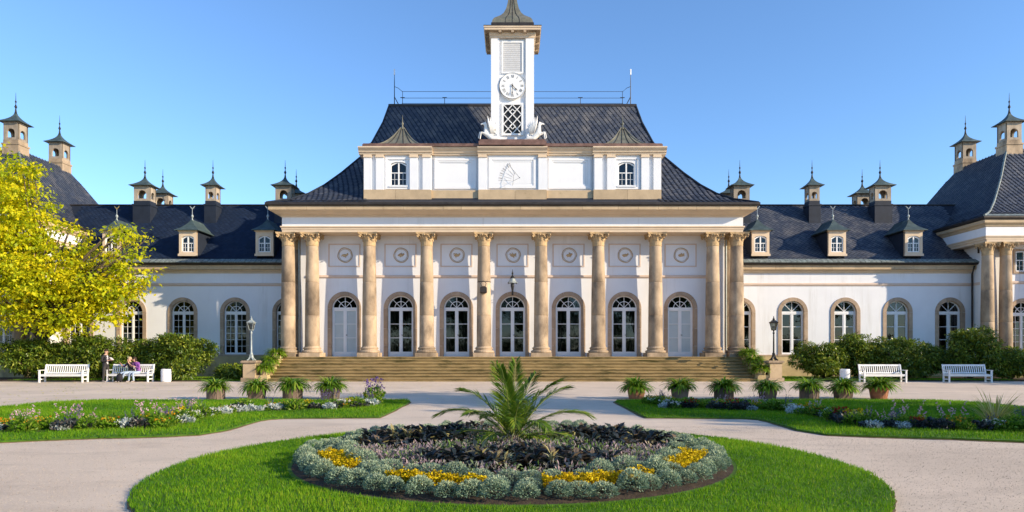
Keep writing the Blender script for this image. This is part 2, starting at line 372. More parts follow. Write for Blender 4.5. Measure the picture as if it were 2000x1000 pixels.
# ================================================================== SETTING: ground
def ground(name, mb, mat): return tag(ob(name, mb, mat), kind='structure')
g = MB(); g.face([(-400,-400,0),(400,-400,0),(400,400,0),(-400,400,0)]); ground('gravel_ground', g, m_gravel)
LAWN_L = [(-15.19,19.73),(-15.04,21.46),(-13.89,22.55),(-8.69,22.55),(-3.57,22.55),(-3.36,21.88),(-3.33,18.73),(-3.36,16.74),(-4.61,16.62),(-5.7,16.55),(-6.02,16.3),(-6.09,15.79),(-6.05,14.08),(-6.27,13.3),(-7.01,13.0),(-8.36,12.7),(-9.6,12.2),(-13,10.2),(-16.5,8),(-19,12),(-17.5,17)]
LAWN_R = [(-x, y) for x, y in LAWN_L]
def smooth_poly(P, sub=3):
    out = []
    n = len(P)
    for i in range(n):
        a, b = np.array(P[i]), np.array(P[(i+1) % n])
        for k in range(sub): out.append(tuple(a+(b-a)*k/sub + RNG.normal(size=2)*.018))
    return out
LC, LR = (0, 9.85), 4.88                      # round lawn
BC, BR = (0, 10.42), 3.28                       # flower bed
circ = [(LC[0]+(LR+q_)*math.cos(t), LC[1]+(LR+q_)*math.sin(t)) for t, q_ in zip(np.linspace(0, 2*PI, 240, endpoint=False), RNG.normal(size=240)*.012)]
for nm, P in (('lawn', smooth_poly(LAWN_L)), ('lawn', smooth_poly(LAWN_R)), ('lawn', circ)):
    ground(nm, MB().slab(P, -.02, .04), m_lawn)
    n_ = len(P); Q = np.array(P); tg = np.roll(Q, -1, 0)-np.roll(Q, 1, 0); nr = unit(np.column_stack([tg[:, 1], -tg[:, 0]])); ar = np.sum(Q[:, 0]*np.roll(Q[:, 1], -1)-np.roll(Q[:, 0], -1)*Q[:, 1])
    ground('lawn_edge_soil', MB().slab([tuple(q) for q in Q+nr*(1 if ar > 0 else -1)*(.035+.03*RNG.random((n_, 1)))], -.02, .012), m_edge)
g = MB(); g.slab([(-70,-70),(70,-70),(70,-14),(-70,-14)], -.02, .03); ground('lawn', g, m_lawn)
for s in (-1, 1):
    P = [(s*13.95,36.9),(s*47,36.9),(s*47,43.5),(s*13.95,43.5)]
    ground('lawn', MB().slab(smooth_poly(P if s > 0 else P[::-1], 12), -.02, .03), m_lawn)
    P = [(s*17.2,36.75),(s*47,36.75),(s*47,41.5),(s*18.5,41.5),(s*17.0,40)]
    ground('planting_bed_soil', MB().slab(smooth_poly(P, 8), -.02, .06), m_soil)
def scatter(poly, dens):
    xs = [p[0] for p in poly]; ys = [p[1] for p in poly]; A = (max(xs)-min(xs))*(max(ys)-min(ys))
    P = np.column_stack([RNG.uniform(min(xs), max(xs), int(A*dens)), RNG.uniform(min(ys), max(ys), int(A*dens))])
    return P[inpoly(P, poly)]
P = scatter([(x*1.009, 9.85+(y-9.85)*1.009) for x, y in circ], 2600)
P = P[((P[:, 0]-BC[0])**2+(P[:, 1]-BC[1])**2 > (BR+.06)**2) & (np.abs(P[:, 0])/np.maximum(P[:, 1], .1) < .83) & (P[:, 1] > 6.2)]
tag(ob('lawn_grass', grass('lawn_grass', P, .03, .045, .011)), 'short mown bright green grass of the round lawn about the flower bed', 'grass', kind='stuff')
for L_, d in ((LAWN_L, 'beneath the yellow tree side flower border'), (LAWN_R, 'holding the border with the feather grass')):
    P = scatter(L_, 900); P = P[np.abs(P[:, 0])/P[:, 1] < .85]
    tag(ob('lawn_grass', grass('lawn_grass', P, .03, .06, .016)), 'short green grass of the lawn ' + d, 'grass', kind='stuff')
for s in (-1, 1):
    P = scatter([(s*13.95,36.85),(s*28,36.85),(s*28,38.6),(s*13.95,43)], 250)
    tag(ob('lawn_grass', grass('lawn_grass', P, .03, .09, .025)), 'grass strip along the foot of the ' + ('shaded' if s < 0 else 'sunlit') + ' wing', 'grass', kind='stuff')

def pebbles(n, x0, x1, y0, y1, r0, r1):
    P = np.column_stack([RNG.uniform(x0, x1, n), RNG.uniform(y0, y1, n)]); k = np.abs(P[:, 0])/P[:, 1] < .8
    k &= ~inpoly(P, LAWN_L) & ~inpoly(P, LAWN_R) & (P[:, 0]**2+(P[:, 1]-LC[1])**2 > (LR+.02)**2); P = P[k]; n = len(P); r = RNG.uniform(r0, r1, n)*RNG.uniform(.5, 1, n)
    U = np.array([[1,0,0],[0,1,0],[-1,0,0],[0,-1,0],[0,0,.7],[0,0,-.5]]); V = U[None]*r[:, None, None]*RNG.uniform(.6, 1.3, (n, 6, 1)) + np.column_stack([P, r*.3])[:, None]
    T = np.array([[0,1,4],[1,2,4],[2,3,4],[3,0,4],[1,0,5],[2,1,5],[3,2,5],[0,3,5]]); F = (T[None]+6*np.arange(n)[:, None, None]).reshape(-1, 3)
    return npmesh('gravel_stones', V, F, np.repeat(RNG.random(n), 6), m_pebble)
m_pebble = leafmat('pebble', [(.30,.24,.19),(.48,.39,.31),(.66,.55,.45)], 0, .9, .2)
tag(ob('gravel_stones', pebbles(90000, -12, 12, 5, 15, .004, .0095)), 'loose gravel stones lying on the paths round the lawn', 'gravel', kind='stuff')
n = 520; Pq = np.column_stack([RNG.normal(-17, 7, n), RNG.uniform(20, 36, n), np.full(n, .012)]); a = RNG.random(n)*2*PI
tag(ob('fallen_leaves', leaves('fallen_leaves', Pq, np.column_stack([np.cos(a), np.sin(a), np.zeros(n)]), np.tile([0, 0, 1.], (n, 1)), .09, .06, m_yellowleaf, droop=0)), 'fallen yellow leaves scattered on the gravel towards the yellow tree', 'leaves', kind='stuff')

# ================================================================== windows and doors (local: origin at sill centre, frame plane y=0)
def arc(r, a0, a1, n, c=(0, 0)): return [(c[0]+r*math.cos(a0+(a1-a0)*k/n), c[1]+r*math.sin(a0+(a1-a0)*k/n)) for k in range(n+1)]
def arch_strip(mb, pin, pout, y0, y1):
    for k in range(len(pin)-1):
        a, b, c, d = pin[k], pin[k+1], pout[k+1], pout[k]
        mb.face([(a[0],y0,a[1]),(b[0],y0,b[1]),(c[0],y0,c[1]),(d[0],y0,d[1])])
        mb.face([(a[0],y0,a[1]),(a[0],y1,a[1]),(b[0],y1,b[1]),(b[0],y0,b[1])])
        mb.face([(d[0],y0,d[1]),(d[0],y1,d[1]),(c[0],y1,c[1]),(c[0],y0,c[1])])
    for k in (0, -1):
        a, d = pin[k], pout[k]; mb.face([(a[0],y0,a[1]),(d[0],y0,d[1]),(d[0],y1,d[1]),(a[0],y1,a[1])])
class WinType:
    def __init__(s, w, hs, cols, rows, inner_arc, sw, bottom=.12, mull=.10, fan=(45, 90, 135), thin=1.0):
        r = w/2; f = .07*thin; s.w, s.hs, s.r = w, hs, r
        m = MB()
        pin = [(-r+f, 0), (-r+f, hs)] + arc(r-f, PI, 0, 16, (0, hs)) + [(r-f, hs), (r-f, 0)]
        e_ = r+.03; pout = [(-e_, 0), (-e_, hs)] + arc(e_, PI, 0, 16, (0, hs)) + [(e_, hs), (e_, 0)]
        arch_strip(m, pin, pout, -.05, .05)
        m.box(-r+f, r-f, -.06, .05, hs-.10, hs+.06)                      # transom
        m.box(-r+f, r-f, -.045, .05, 0, bottom)
        m.box(-mull/2, mull/2, -.055, .05, bottom, hs-.10)
        s.panes = []; st = .055*thin; z0, z1 = bottom, hs-.10
        for sgn in (-1, 1):
            xa, xb = (mull/2, r-f); xa, xb = (xa, xb) if sgn > 0 else (-xb, -xa)
            m.box(xa, xa+st, -.04, .04, z0, z1); m.box(xb-st, xb, -.04, .04, z0, z1)
            ia, ib = xa+st, xb-st; pw = (ib-ia)/cols; ph = (z1-z0)/rows
            m.box(ia, ib, -.04, .04, z1-.05, z1)
            for c in range(1, cols): m.box(ia+c*pw-.014*thin, ia+c*pw+.014*thin, -.03, .03, z0, z1-.05)
            for q in range(1, rows): m.box(ia, ib, -.033, .03, z0+q*ph-.019*thin, z0+q*ph+.019*thin)
            for c in range(cols):
                for q in range(rows): s.panes.append((ia+(c+.5)*pw, z0+(q+.5)*ph))
        s.pane = MB(); s.pane.face([(-pw/2,0,-ph/2),(pw/2,0,-ph/2),(pw/2,0,ph/2),(-pw/2,0,ph/2)]); s.panel = mesh('panel', s.pane, m_blind); s.pane = mesh('pane', s.pane, m_glass)
        c0 = (0, hs+.05)
        for a in fan:
            a = R(a); m.bar((c0[0]+.02*math.cos(a), c0[1]+.02*math.sin(a)), (c0[0]+(r-f-.02)*math.cos(a), c0[1]+(r-f-.02)*math.sin(a)), .034, -.035, .03)
        if inner_arc:
            arch_strip(m, arc(r*.46, 0, PI, 12, c0), arc(r*.46+.035, 0, PI, 12, c0), -.036, .03)
        s.frame = mesh('window_frame', m, m_white)
        s.wedges = []
        angs = [0]+list(fan)+[180]
        for a, b in zip(angs, angs[1:]):
            wm = MB(); wm.face([(c0[0], .005, c0[1])] + [(p[0], .005, p[1]) for p in arc(r-f+.01, R(a), R(b), 5, c0)]); s.wedges.append(mesh('fan_pane', wm, m_glass))
        # stone surround: blocks of jamb and arch
        s.stones = []
        def stone(pi, po):
            mb = MB(); arch_strip(mb, pi, po, -.25, -.052); s.stones.append(mesh('surround_stone', mb, m_surround))
        ro = r+sw; gp = .006; cuts = [0, hs*.22, hs*.58, hs]
        for sg in (-1, 1):
            for a, b in zip(cuts, cuts[1:]): stone([(sg*r, a+gp), (sg*r, b-gp)], [(sg*ro, a+gp), (sg*ro, b-gp)])
        for k in range(5):
            a0, a1 = PI*k/5+.006, PI*(k+1)/5-.006; stone(arc(r, a0, a1, 5, (0, hs)), arc(ro, a0, a1, 5, (0, hs)))
        sm = MB(); sm.box(-ro-.06, ro+.06, -.33, .02, -.12, 0); s.sill = mesh('sill', sm, m_surround)
    def place(s, parent, x, y, z, name='window', sill=True, label=None, solid=False):
        w = ob(name, s.frame, parent=parent, loc=(x, y, z))
        if label: w['label'] = label
        for px, pz in s.panes:
            ob('panel' if solid else 'pane', s.panel if solid else s.pane, parent=w, loc=(x+px, y+.002, z+pz), rot=(random.gauss(0, .003), 0, random.gauss(0, .004)))
        for wm in s.wedges: ob('fan_pane', wm, parent=w, loc=(x, y, z))
        for q in s.stones: ob('surround_stone', q, parent=w, loc=(x, y, z))
        if sill: ob('sill', s.sill, parent=w, loc=(x, y, z))
        return w
WT_door = WinType(1.57, 2.96, 1, 3, True, .24, bottom=.30)
WT_left = WinType(1.48, 2.76, 2, 6, True, .23, thin=.66, mull=.09)
WT_right = WinType(1.48, 2.76, 1, 3, False, .23)
def small_window(parent, x, y, z, w, h, rise=.12, name='window', cols=2):
    """casement with a shallow arched head; origin sill centre"""
    m = MB(); f = .06
    top = [(w/2-w*k/8, h-rise+rise*math.sin(PI*k/8)) for k in range(9)]
    pout = [(w/2, 0)]+top+[(-w/2, 0)]; pin = [(p[0]*(1-2*f/w), max(f, p[1]-f)) for p in pout]
    arch_strip(m, pin, pout, -.04, .04); m.box(-w/2, w/2, -.04, .04, 0, f)
    m.box(-.04, .04, -.05, .04, f, h-f); m.box(-w/2+f, w/2-f, -.045, .04, h*.55-.025, h*.55+.025)
    for sx in (-1, 1):
        m.box(sx*w*.25-.01, sx*w*.25+.01, -.02, .03, f, h*.55); m.box(min(0, sx*w/2)+.02, max(0, sx*w/2)-.02, -.02, .03, h*.28-.01, h*.28+.01)
    o = ob(name, m, m_white, parent, (x, y, z))
    for sx in (-1, 1):
        for a, b in ((f, h*.55), (h*.55, h-rise*.55)):
            p = MB(); p.face([(-w/4, 0, a), (w/4, 0, a), (w/4, 0, b), (-w/4, 0, b)])
            ob('pane', p, m_glass, o, (x+sx*w/4, y+.004, z), rot=(random.gauss(0, .004), 0, random.gauss(0, .004)))
    return o

# ================================================================== columns (local origin: centre of the foot)
CH = 7.41
def capital_mesh():
    m = MB(); m.lathe([(.355,0),(.375,.03),(.36,.06),(.37,.34),(.40,.5),(.50,.70)], 20)
    def leaf(a, z0, z1, w, out):
        d = Vector((math.cos(a), math.sin(a), 0)); t = Vector((-d.y, d.x, 0)); pr = []
        for k in range(5):
            u = k/4; rr = .385 + out*u**2.2; zz = z0+(z1-z0)*math.sin(min(1, u*1.15)*PI/2) - (.05 if k == 4 else 0); ww = w*(.55+.75*math.sin(PI*min(.95, u+.12)))
            pr.append((d*rr+Vector((0,0,zz)), t*ww/2))
        for (p, s_), (q, s2) in zip(pr, pr[1:]):
            m.face([p-s_, p+d*.035, q+d*.035, q-s2]); m.face([p+d*.035, p+s_, q+s2, q+d*.035])
    for k in range(8): leaf(2*PI*k/8, .30, .52, .20, .16)
    for k in range(8): leaf(2*PI*(k+.5)/8, .38, .68, .17, .16)
    for k in range(4):
        a = PI/4+k*PI/2; d = Vector((math.cos(a), math.sin(a), 0)); pts = []
        for j in range(5): pts.append(d*(.40+.28*j/4) + Vector((0,0,.46+.24*math.sin(j/4*PI/2))))
        for j in range(1, 9): th = PI/2-j*PI/4; rr = .085*(1-j*.06); pts.append(d*(.68+rr*math.cos(th)*.9) + Vector((0,0,.60+rr*math.sin(th)*1.15)))
        m.tube(pts, [.05]*5+[.045]*8, 6)
        for sg in (-1, 1):
            a2 = k*PI/2; d2 = Vector((math.cos(a2), math.sin(a2), 0)); t2 = Vector((-d2.y, d2.x, 0))
            m.tube([d2*.44+t2*sg*.22+Vector((0,0,.5)), d2*.50+t2*sg*.16+Vector((0,0,.62)), d2*.53+t2*sg*.06+Vector((0,0,.66)), d2*.54+t2*sg*.07+Vector((0,0,.6))], .035, 5)
    P = []
    for k in range(4):
        a = k*PI/2
        for u in (-.57, -.3, 0, .3, .57):
            rr = .46+.11*(abs(u)/.57)**2; P.append((rr*math.cos(a)-u*math.sin(a), rr*math.sin(a)+u*math.cos(a)))
    m.slab(P, .70, .795); m.face([(x, y, .70) for x, y in P][::-1]); m.slab([(x*1.03, y*1.03) for x, y in P], .765, .80)
    return mesh('capital', m, m_capital)
me_cap = capital_mesh()
mb = MB(); mb.box(-.62,.62,-.62,.62,0,.24)
mb.lathe([(.58,.24),(.615,.28),(.61,.34),(.56,.38),(.50,.40),(.49,.45),(.53,.475),(.54,.52),(.50,.56),(.455,.58),(.45,.63)], 24)
me_base = mesh('column_base', mb, m_stone)
def shaft_r(z): u = (z-.6)/6.0; return .435*(1-u) + .355*u + .02*math.sin(PI*u)
drums = []
cuts = [.62, 2.47, 4.46, 6.62]
for a, b in zip(cuts, cuts[1:]):
    m = MB(); pr = [(shaft_r(a)-.012, a), (shaft_r(a), a+.02)] + [(shaft_r(a+.02+(b-a-.04)*k/5), a+.02+(b-a-.04)*k/5) for k in range(1, 6)] + [(shaft_r(b)-.012, b)]
    m.lathe(pr, 28); drums.append(mesh('drum', m, m_stone, smooth=False))
def column(parent, x, y, z, sc=(1,1,1), name='column'):
    c = ob(name, me_base, parent=parent, loc=(x, y, z), scale=sc)
    for d in drums: ob('drum', d, parent=c, loc=c.location+wloc(parent), rot=(0, 0, random.uniform(0, 6)))
    ob('capital', me_cap, parent=c, loc=Vector((x, y, z))+Vector((0, 0, 6.61)))
    return c
for d in drums: d.polygons.foreach_set('use_smooth', [True]*len(d.polygons))

# ================================================================== slate roofs
def prof_eval(prof, t):
    ds = [0]
    for a, b in zip(prof, prof[1:]): ds.append(ds[-1]+math.hypot(b[0]-a[0], b[1]-a[1]))
    d = t
    for k in range(len(prof)-1):
        if d <= ds[k+1] or k == len(prof)-2:
            u = (d-ds[k])/(ds[k+1]-ds[k]); a, b = prof[k], prof[k+1]; l = math.hypot(b[0]-a[0], b[1]-a[1])
            return a[0]+(b[0]-a[0])*u, a[1]+(b[1]-a[1])*u, (b[0]-a[0])/l, (b[1]-a[1])/l
def plen(prof): return sum(math.hypot(b[0]-a[0], b[1]-a[1]) for a, b in zip(prof, prof[1:]))
def slates(name, parent, prof, O, ein, eal, u0, u1, hip0=True, hip1=True, skip=None, a=.155, h=.165, lo=.2, mat=None):
    """diamond slates over a slope: prof (inset, z) from the eave up; O eave origin; ein inward, eal along"""
    O, ein, eal = np.array(O, float), np.array(ein, float), np.array(eal, float); V = []; A = []; row = 0; t = lo; T = plen(prof)
    while t < T-.05:
        s, z, ds, dz = prof_eval(prof, t); tang = ein*ds + np.array([0, 0, dz]); nor = -ein*dz + np.array([0, 0, ds])
        lo_u, hi_u = u0+(s if hip0 else 0), u1-(s if hip1 else 0); u = lo_u+.1 + (a if row % 2 else 0)
        while u < hi_u-.1:
            c = O+ein*s+eal*u+np.array([0, 0, z])
            if skip is None or not skip(c):
                j = RNG.normal(size=4)*.006; q = RNG.normal(size=2)*.008
                V.append([c+tang*h+nor*.004, c+eal*(a-.008+q[0])+nor*(.02+j[0]), c-tang*(h-.012+q[1])+nor*(.038+j[1]), c-eal*(a-.008)+nor*(.02+j[2])])
                A.append(RNG.random()**1.5)
            u += 2*a
        t += h; row += 1
    n = len(V); me = npmesh(name, np.array(V), np.arange(4*n).reshape(n, 4), np.repeat(A, 4), mat or m_slate)
    return tag(ob(name, me, parent=parent), kind='stuff')

# ================================================================== spires, chimneys, dormers
def spire_mesh(h):
    m = MB(); m.lathe([(.085,0),(.06,h*.12),(.035,h*.25),(.07,h*.28),(.09,h*.33),(.06,h*.38),(.03,h*.42),(.028,h*.52),(.055,h*.55),(.055,h*.59),(.022,h*.62),(.016,h*.8),(.006,h)], 8); return mesh('spire', m, m_iron, True)
def concave(hw, over, h, n=7, tip=.07, pw=2.3):
    """inset/height profile of a bell-cast pyramid roof"""
    return [(over-(over+hw-tip)*k/n, h*(k/n)**pw) for k in range(n+1)]
def chimney(parent, x, y, z0, W_, D_, zp, zb, zh, zt, dark=True):
    c = MB(); c.cbox(x, y, z0, W_+.10, D_+.10, zp-.35-z0); c.cbox(x, y, zp-.35, W_+.18, D_+.18, .12); c.cbox(x, y, zp-.23, W_+.02, D_+.02, .23)
    o = ob('chimney', c, m_slatebase if dark else m_stone, parent)
    b = MB(); w2, d2 = W_/2, D_/2; t = .12; top = zb-.02
    aw = W_*.54; ad = D_*.5; zs = zp+.12+(zb-zp)*.32
    for yy in (y-d2, y+d2-t): b.arch_panel(x-w2, x+w2, zp, top, yy, yy+t, [(x, aw, zp+.16, zs)], N=8)
    for xx in (x-w2, x+w2-t):
        b.T = Matrix.Translation((xx, y, 0)) @ Matrix.Rotation(R(90), 4, 'Z')
        b.arch_panel(-d2+t+.002, d2-t-.002, zp, top, -t+.003, -.003, [(0, ad, zp+.16, zs)], N=8); b.T = None
    b.cbox(x, y, zp, W_-.01, D_-.01, .03); b.cbox(x, y, top, W_+.06, D_+.06, .06); b.cbox(x, y, zp+.10, W_+.03, .02, .05)
    ob('body', b, m_chimney, o)
    hd = MB(); over = .25; lv = [(1.0, zb+.03), (1.0, zb+.06)] + [(max(.0, (1-k/9)**2.25), zb+.06+(zh-zb-.06)*(k/9)) for k in range(1, 9)]; rs = []
    for g_, zz in lv:
        hx, hy = (w2+over)*g_+.045*(1-g_), (d2+over)*g_+.045*(1-g_); rs.append([hd.pt(p) for p in ((x-hx,y-hy,zz),(x+hx,y-hy,zz),(x+hx,y+hy,zz),(x-hx,y+hy,zz))])
    for ra, rb in zip(rs, rs[1:]):
        for k in range(4): hd.f.append([ra[k], ra[(k+1) % 4], rb[(k+1) % 4], rb[k]])
    hd.f.append(rs[0][::-1]); hd.f.append(rs[-1]); ob('hood', hd, m_verdigris, o)
    ob('spire', spire_mesh(zt-zh+.28), parent=o, loc=(x, y, zh-.2))
    return o
def dormer(parent, x, y, z, sx):
    w, h, dep = 1.14, 1.58, 2.3
    m = MB(); m.arch_panel(x-w/2, x+w/2, z, z+h, y, y+.16, [(x, .80, z+.24, z+1.14, .16)], N=8)
    m.box(x-w/2-.05, x+w/2+.05, y-.06, y, z-.02, z+.13); m.box(x-w/2-.06, x+w/2+.06, y-.08, y+.1, z+h, z+h+.09)
    o = ob('dormer', m, m_trim, parent)
    ck = MB()
    for s in (-1, 1): ck.box(x+s*w/2-.05 if s > 0 else x-w/2, x+w/2 if s > 0 else x-w/2+.05, y+.162, y+dep, z-.2, z+h)
    ck.box(x-w/2+.06, x+w/2-.06, y+.5, y+.55, z, z+h); ob('cheek', ck, m_slatebase, o)
    small_window(o, x, y+.09, z+.24, .80, 1.06, .16, 'window')
    hd = MB(); pr = [(.22, z+h+.06), (.22, z+h+.10), (.10, z+h+.17), (-.08, z+h+.30), (-.26, z+h+.48), (-.40, z+h+.66), (-.50, z+h+.82), (-.54, z+h+.9)]
    hd.ring(x-w/2, x+w/2, y, y+dep+.4, pr, cap0=True); ob('hood', hd, m_verdigris, o)
    fi = MB(); zt = z+h+.8; fi.lathe([(.09,0),(.05,.12),(.03,.2),(.075,.27),(.09,.33),(.06,.4),(.02,.45),(.02,.8)], 8, (x, y+.62, zt))
    ob('finial', fi, m_lampmetal, o, smooth=True)
    bd = MB(); bd.tube([(x-.17,y+.62,zt+1.0),(x-.09,y+.62,zt+.90),(x,y+.62,zt+.8),(x+.09,y+.62,zt+.90),(x+.17,y+.62,zt+1.0)], [.015,.035,.045,.035,.015], 5)
    ob('vane', bd, m_gold if x < -25 else m_lampmetal, o)  # gilt colour stands in for sunlight on the outermost left vane
    return o
def interior(parent, x0, x1, y0, y1, z0, z1):
    m = MB(); P = [(x0,y0,z0),(x1,y0,z0),(x1,y1,z0),(x0,y1,z0),(x0,y0,z1),(x1,y0,z1),(x1,y1,z1),(x0,y1,z1)]
    for q in ((0,1,2,3),(4,5,6,7),(2,3,7,6),(1,2,6,5),(0,3,7,4)): m.face([P[k] for k in q])
    return ob('interior', m, m_inside, parent)

# ================================================================== THE CENTRAL HALL
HALL = thing('palace_hall', 'white central palace hall with sandstone columned portico and dark slate roof', 'building', (0, 40, 0))
ZP = 1.34; YW = 40.84; BAY = 3.437
w = MB(); w.arch_panel(-13.0, 13.0, ZP, 8.78, YW, YW+.30, [(BAY*k, 1.79, ZP, ZP+2.96) for k in range(-3, 4)], back=False); ob('front_wall', w, m_plaster, HALL)
w = MB(); w.face([(-13,YW,0),(-13,56,0),(-13,56,9.2),(-13,YW,9.2)]); w.face([(13,YW,0),(13,56,0),(13,56,9.2),(13,YW,9.2)]); w.face([(-13,56,0),(13,56,0),(13,56,9.2),(-13,56,9.2)]); ob('side_wall', w, m_plaster, HALL)
interior(HALL, -12.9, 12.9, YW+.31, YW+5, ZP-.01, 7)
for k in range(-3, 4):
    d = WT_door.place(HALL, BAY*k, YW+.22, ZP, 'door', sill=False, label='closed double door with pale grey-white panels' if abs(k) == 3 else None, solid=abs(k) == 3)
    if abs(k) < 3 and k != 0:
        for sx in (-1, 1):
            b = MB(); x0 = BAY*k+sx*.72
            n = 10; pts = [(x0-sx*.34*j/n, YW+.55+.04*math.sin(j*2.4)) for j in range(n+1)]
            for p, q in zip(pts, pts[1:]): b.face([(p[0],p[1],ZP+.03),(q[0],q[1],ZP+.03),(q[0],q[1],ZP+3.6),(p[0],p[1],ZP+3.6)])
            ob('curtain', b, m_curtain, d, smooth=True)
    hb = MB(); hb.cbox(BAY*k+.075, YW+.14, ZP+1.3, .03, .06, .05).cbox(BAY*k+.11, YW+.12, ZP+1.31, .10, .02, .025); ob('handle', hb, m_iron, d)
COLX = [BAY*.5*q for q in (-7,-5,-3,-1,1,3,5,7)]
for k in range(-3, 4):                                              # string course and medallion panels
    x = BAY*k
    b = MB(); b.extrude_x([(YW+.0,6.14),(YW-.07,6.2),(YW-.07,6.31),(YW,6.34)], x-BAY/2+(0 if k > -3 else -.62), x+BAY/2-.004+(0 if k < 3 else .62)); ob('band', b, m_panel, HALL)
    f = MB(); hw, z0, z1, t = .98, 6.84, 8.26, .07
    f.box(x-hwf if False else x-hw, x+hw, YW-.03, YW, z0, z0+t); f.box(x-hw, x+hw, YW-.03, YW, z1-t, z1); f.box(x-hw, x-hw+t, YW-.03, YW, z0+t, z1-t); f.box(x+hw-t, x+hw, YW-.03, YW, z0+t, z1-t)
    pnl = ob('relief_panel', f, m_panel, HALL)
    rg = MB(); rr = .44; pts = [(x+.04+(rr+.012*math.sin(5*a+k))*math.cos(a), YW-.02, 7.56+(rr+.012*math.sin(4*a))*math.sin(a)) for a in np.linspace(0, 2*PI, 33)]
    rg.tube(pts, .026, 6, cap=False); rg.tube([(x+.04+(rr-.07)*math.cos(a), YW-.01, 7.56+(rr-.07)*math.sin(a)) for a in np.linspace(0, 2*PI, 33)], .014, 5, cap=False)
    ob('wreath', rg, m_relief, pnl, smooth=True)
    fg = MB(); rr_ = random.Random(k+20)
    fg.ball((x+.02, YW-.005, 7.55), (.17, .05, .085), 10, 7); fg.ball((x+.18, YW-.01, 7.62), (.06, .045, .06), 8, 6)
    for q in range(6):
        a = rr_.uniform(0, 2*PI); l = rr_.uniform(.12, .26); fg.tube([(x+.02+.08*math.cos(a), YW-.02, 7.55+.05*math.sin(a)), (x+.02+l*.7*math.cos(a), YW-.03, 7.55+l*.5*math.sin(a)+.03), (x+.02+l*math.cos(a+.3), YW-.015, 7.55+l*.75*math.sin(a+.3))], [.035, .028, .012], 5)
    ob('figure', fg, m_relief, pnl, smooth=True)
for x in COLX: column(HALL, x, 40.0, ZP)
for s in (-1, 1):
    column(HALL, s*13.47, 40.0, ZP); column(HALL, s*13.47, 41.47, ZP, name='column')
pl = MB(); pl.box(-13.45, 13.45, 39.3, YW+.3, .02, ZP); pl.box(-14.12, -13.452, 39.3, 43.4, 0, ZP-.006); pl.box(13.452, 14.12, 39.3, 43.4, 0, ZP-.006); ob('platform', pl, m_plinth, HALL)
# entablature
X0, X1, Y0, Y1 = -13.7, 13.7, 39.55, 56
e = MB(); e.box(X0, X1, Y0, Y1, 8.75, 9.03); e.ring(X0, X1, Y0, Y1, [(.002,8.88),(.03,8.90),(.03,9.0),(.085,9.03),(.085,9.10),(.01,9.12)]); ob('architrave', e, m_trim, HALL)
e = MB(); e.ring(X0, X1, Y0, Y1, [(0,9.11),(0,9.72)]); ob('frieze', e, m_plaster, HALL)
e = MB(); e.ring(X0, X1, Y0, Y1, [(0,9.62),(.05,9.66),(.06,9.72),(.14,9.76)]); e.ring(X0, X1, Y0-.2, Y1, [(-.1,9.755),(.16,9.77),(.30,9.84),(.50,9.90),(.52,9.93)], cap0=True); ob('cornice_soffit', e, m_trim, HALL)
def block_run(parent, x0, x1, y0, y1, z0, z1, step, mat, name):
    n = max(1, round((x1-x0)/step)); xs = [x0+(x1-x0)*(k+(random.uniform(-.12,.12) if 0 < k < n else 0))/n for k in range(n+1)]
    for a, b in zip(xs, xs[1:]):
        m = MB(); j = random.uniform(0, .008); m.box(a+.006, b-.006, y0-j, y1, z0, z1); ob(name, m, mat, parent)
block_run(HALL, -14.25, 14.25, 38.78, 39.6, 9.93, 10.14, 1.15, m_block, 'cornice_stone')
for s in (-1, 1):
    m = MB(); m.box(min(s*13.6, s*14.25), max(s*13.6, s*14.25), 39.605, 56, 9.93, 10.14); ob('cornice_stone', m, m_block, HALL)
e = MB(); e.ring(X0, X1, Y0-.2, Y1, [(.45,10.135),(.66,10.16),(.70,10.2),(.70,10.33),(.60,10.36),(.2,10.40)]); ob('gutter', e, m_gutter, HALL)
# main roof
EX, EY = 14.36, 38.80
PROF = [(0,10.34),(1.10,10.78),(1.89,11.30),(2.66,12.02),(3.5,13.0),(4.54,14.36),(5.12,15.48),(5.71,16.97),(6.06,18.23)]
PROFS = [(s, z-.05) for s, z in PROF]
e = MB(); e.ring(-EX, EX, EY, 56.6, [(-s, z-.04) for s, z in PROF]); ROOF = ob('roof', e, m_slatebase, HALL)
slates('slates', ROOF, PROF, (0, EY, -.03), (0, 1, 0), (1, 0, 0), -EX, EX, skip=lambda c: abs(c[0]) < 8.8 and c[2] < 14.2 or (abs(c[0]) < 1.25 and c[2] < 19 and c[1] < 43))
for s in (-1, 1): slates('slates', ROOF, PROF, (s*EX, 0, -.03), (-s, 0, 0), (0, 1, 0), EY, 56.6)
for s in (-1, 1):                                                   # lead rolls along the hips
    m = MB(); m.tube([(s*(EX-q), EY+q, z+.02) for q, z in PROF], .06, 6); ob('hip_roll', m, m_slatebase, ROOF)
m = MB(); m.ring(-EX+6.06, EX-6.06, EY+6.06, 50.5, [(.06,18.15),(.06,18.30),(0,18.34)]); ob('ridge_cap', m, m_gutter, ROOF)
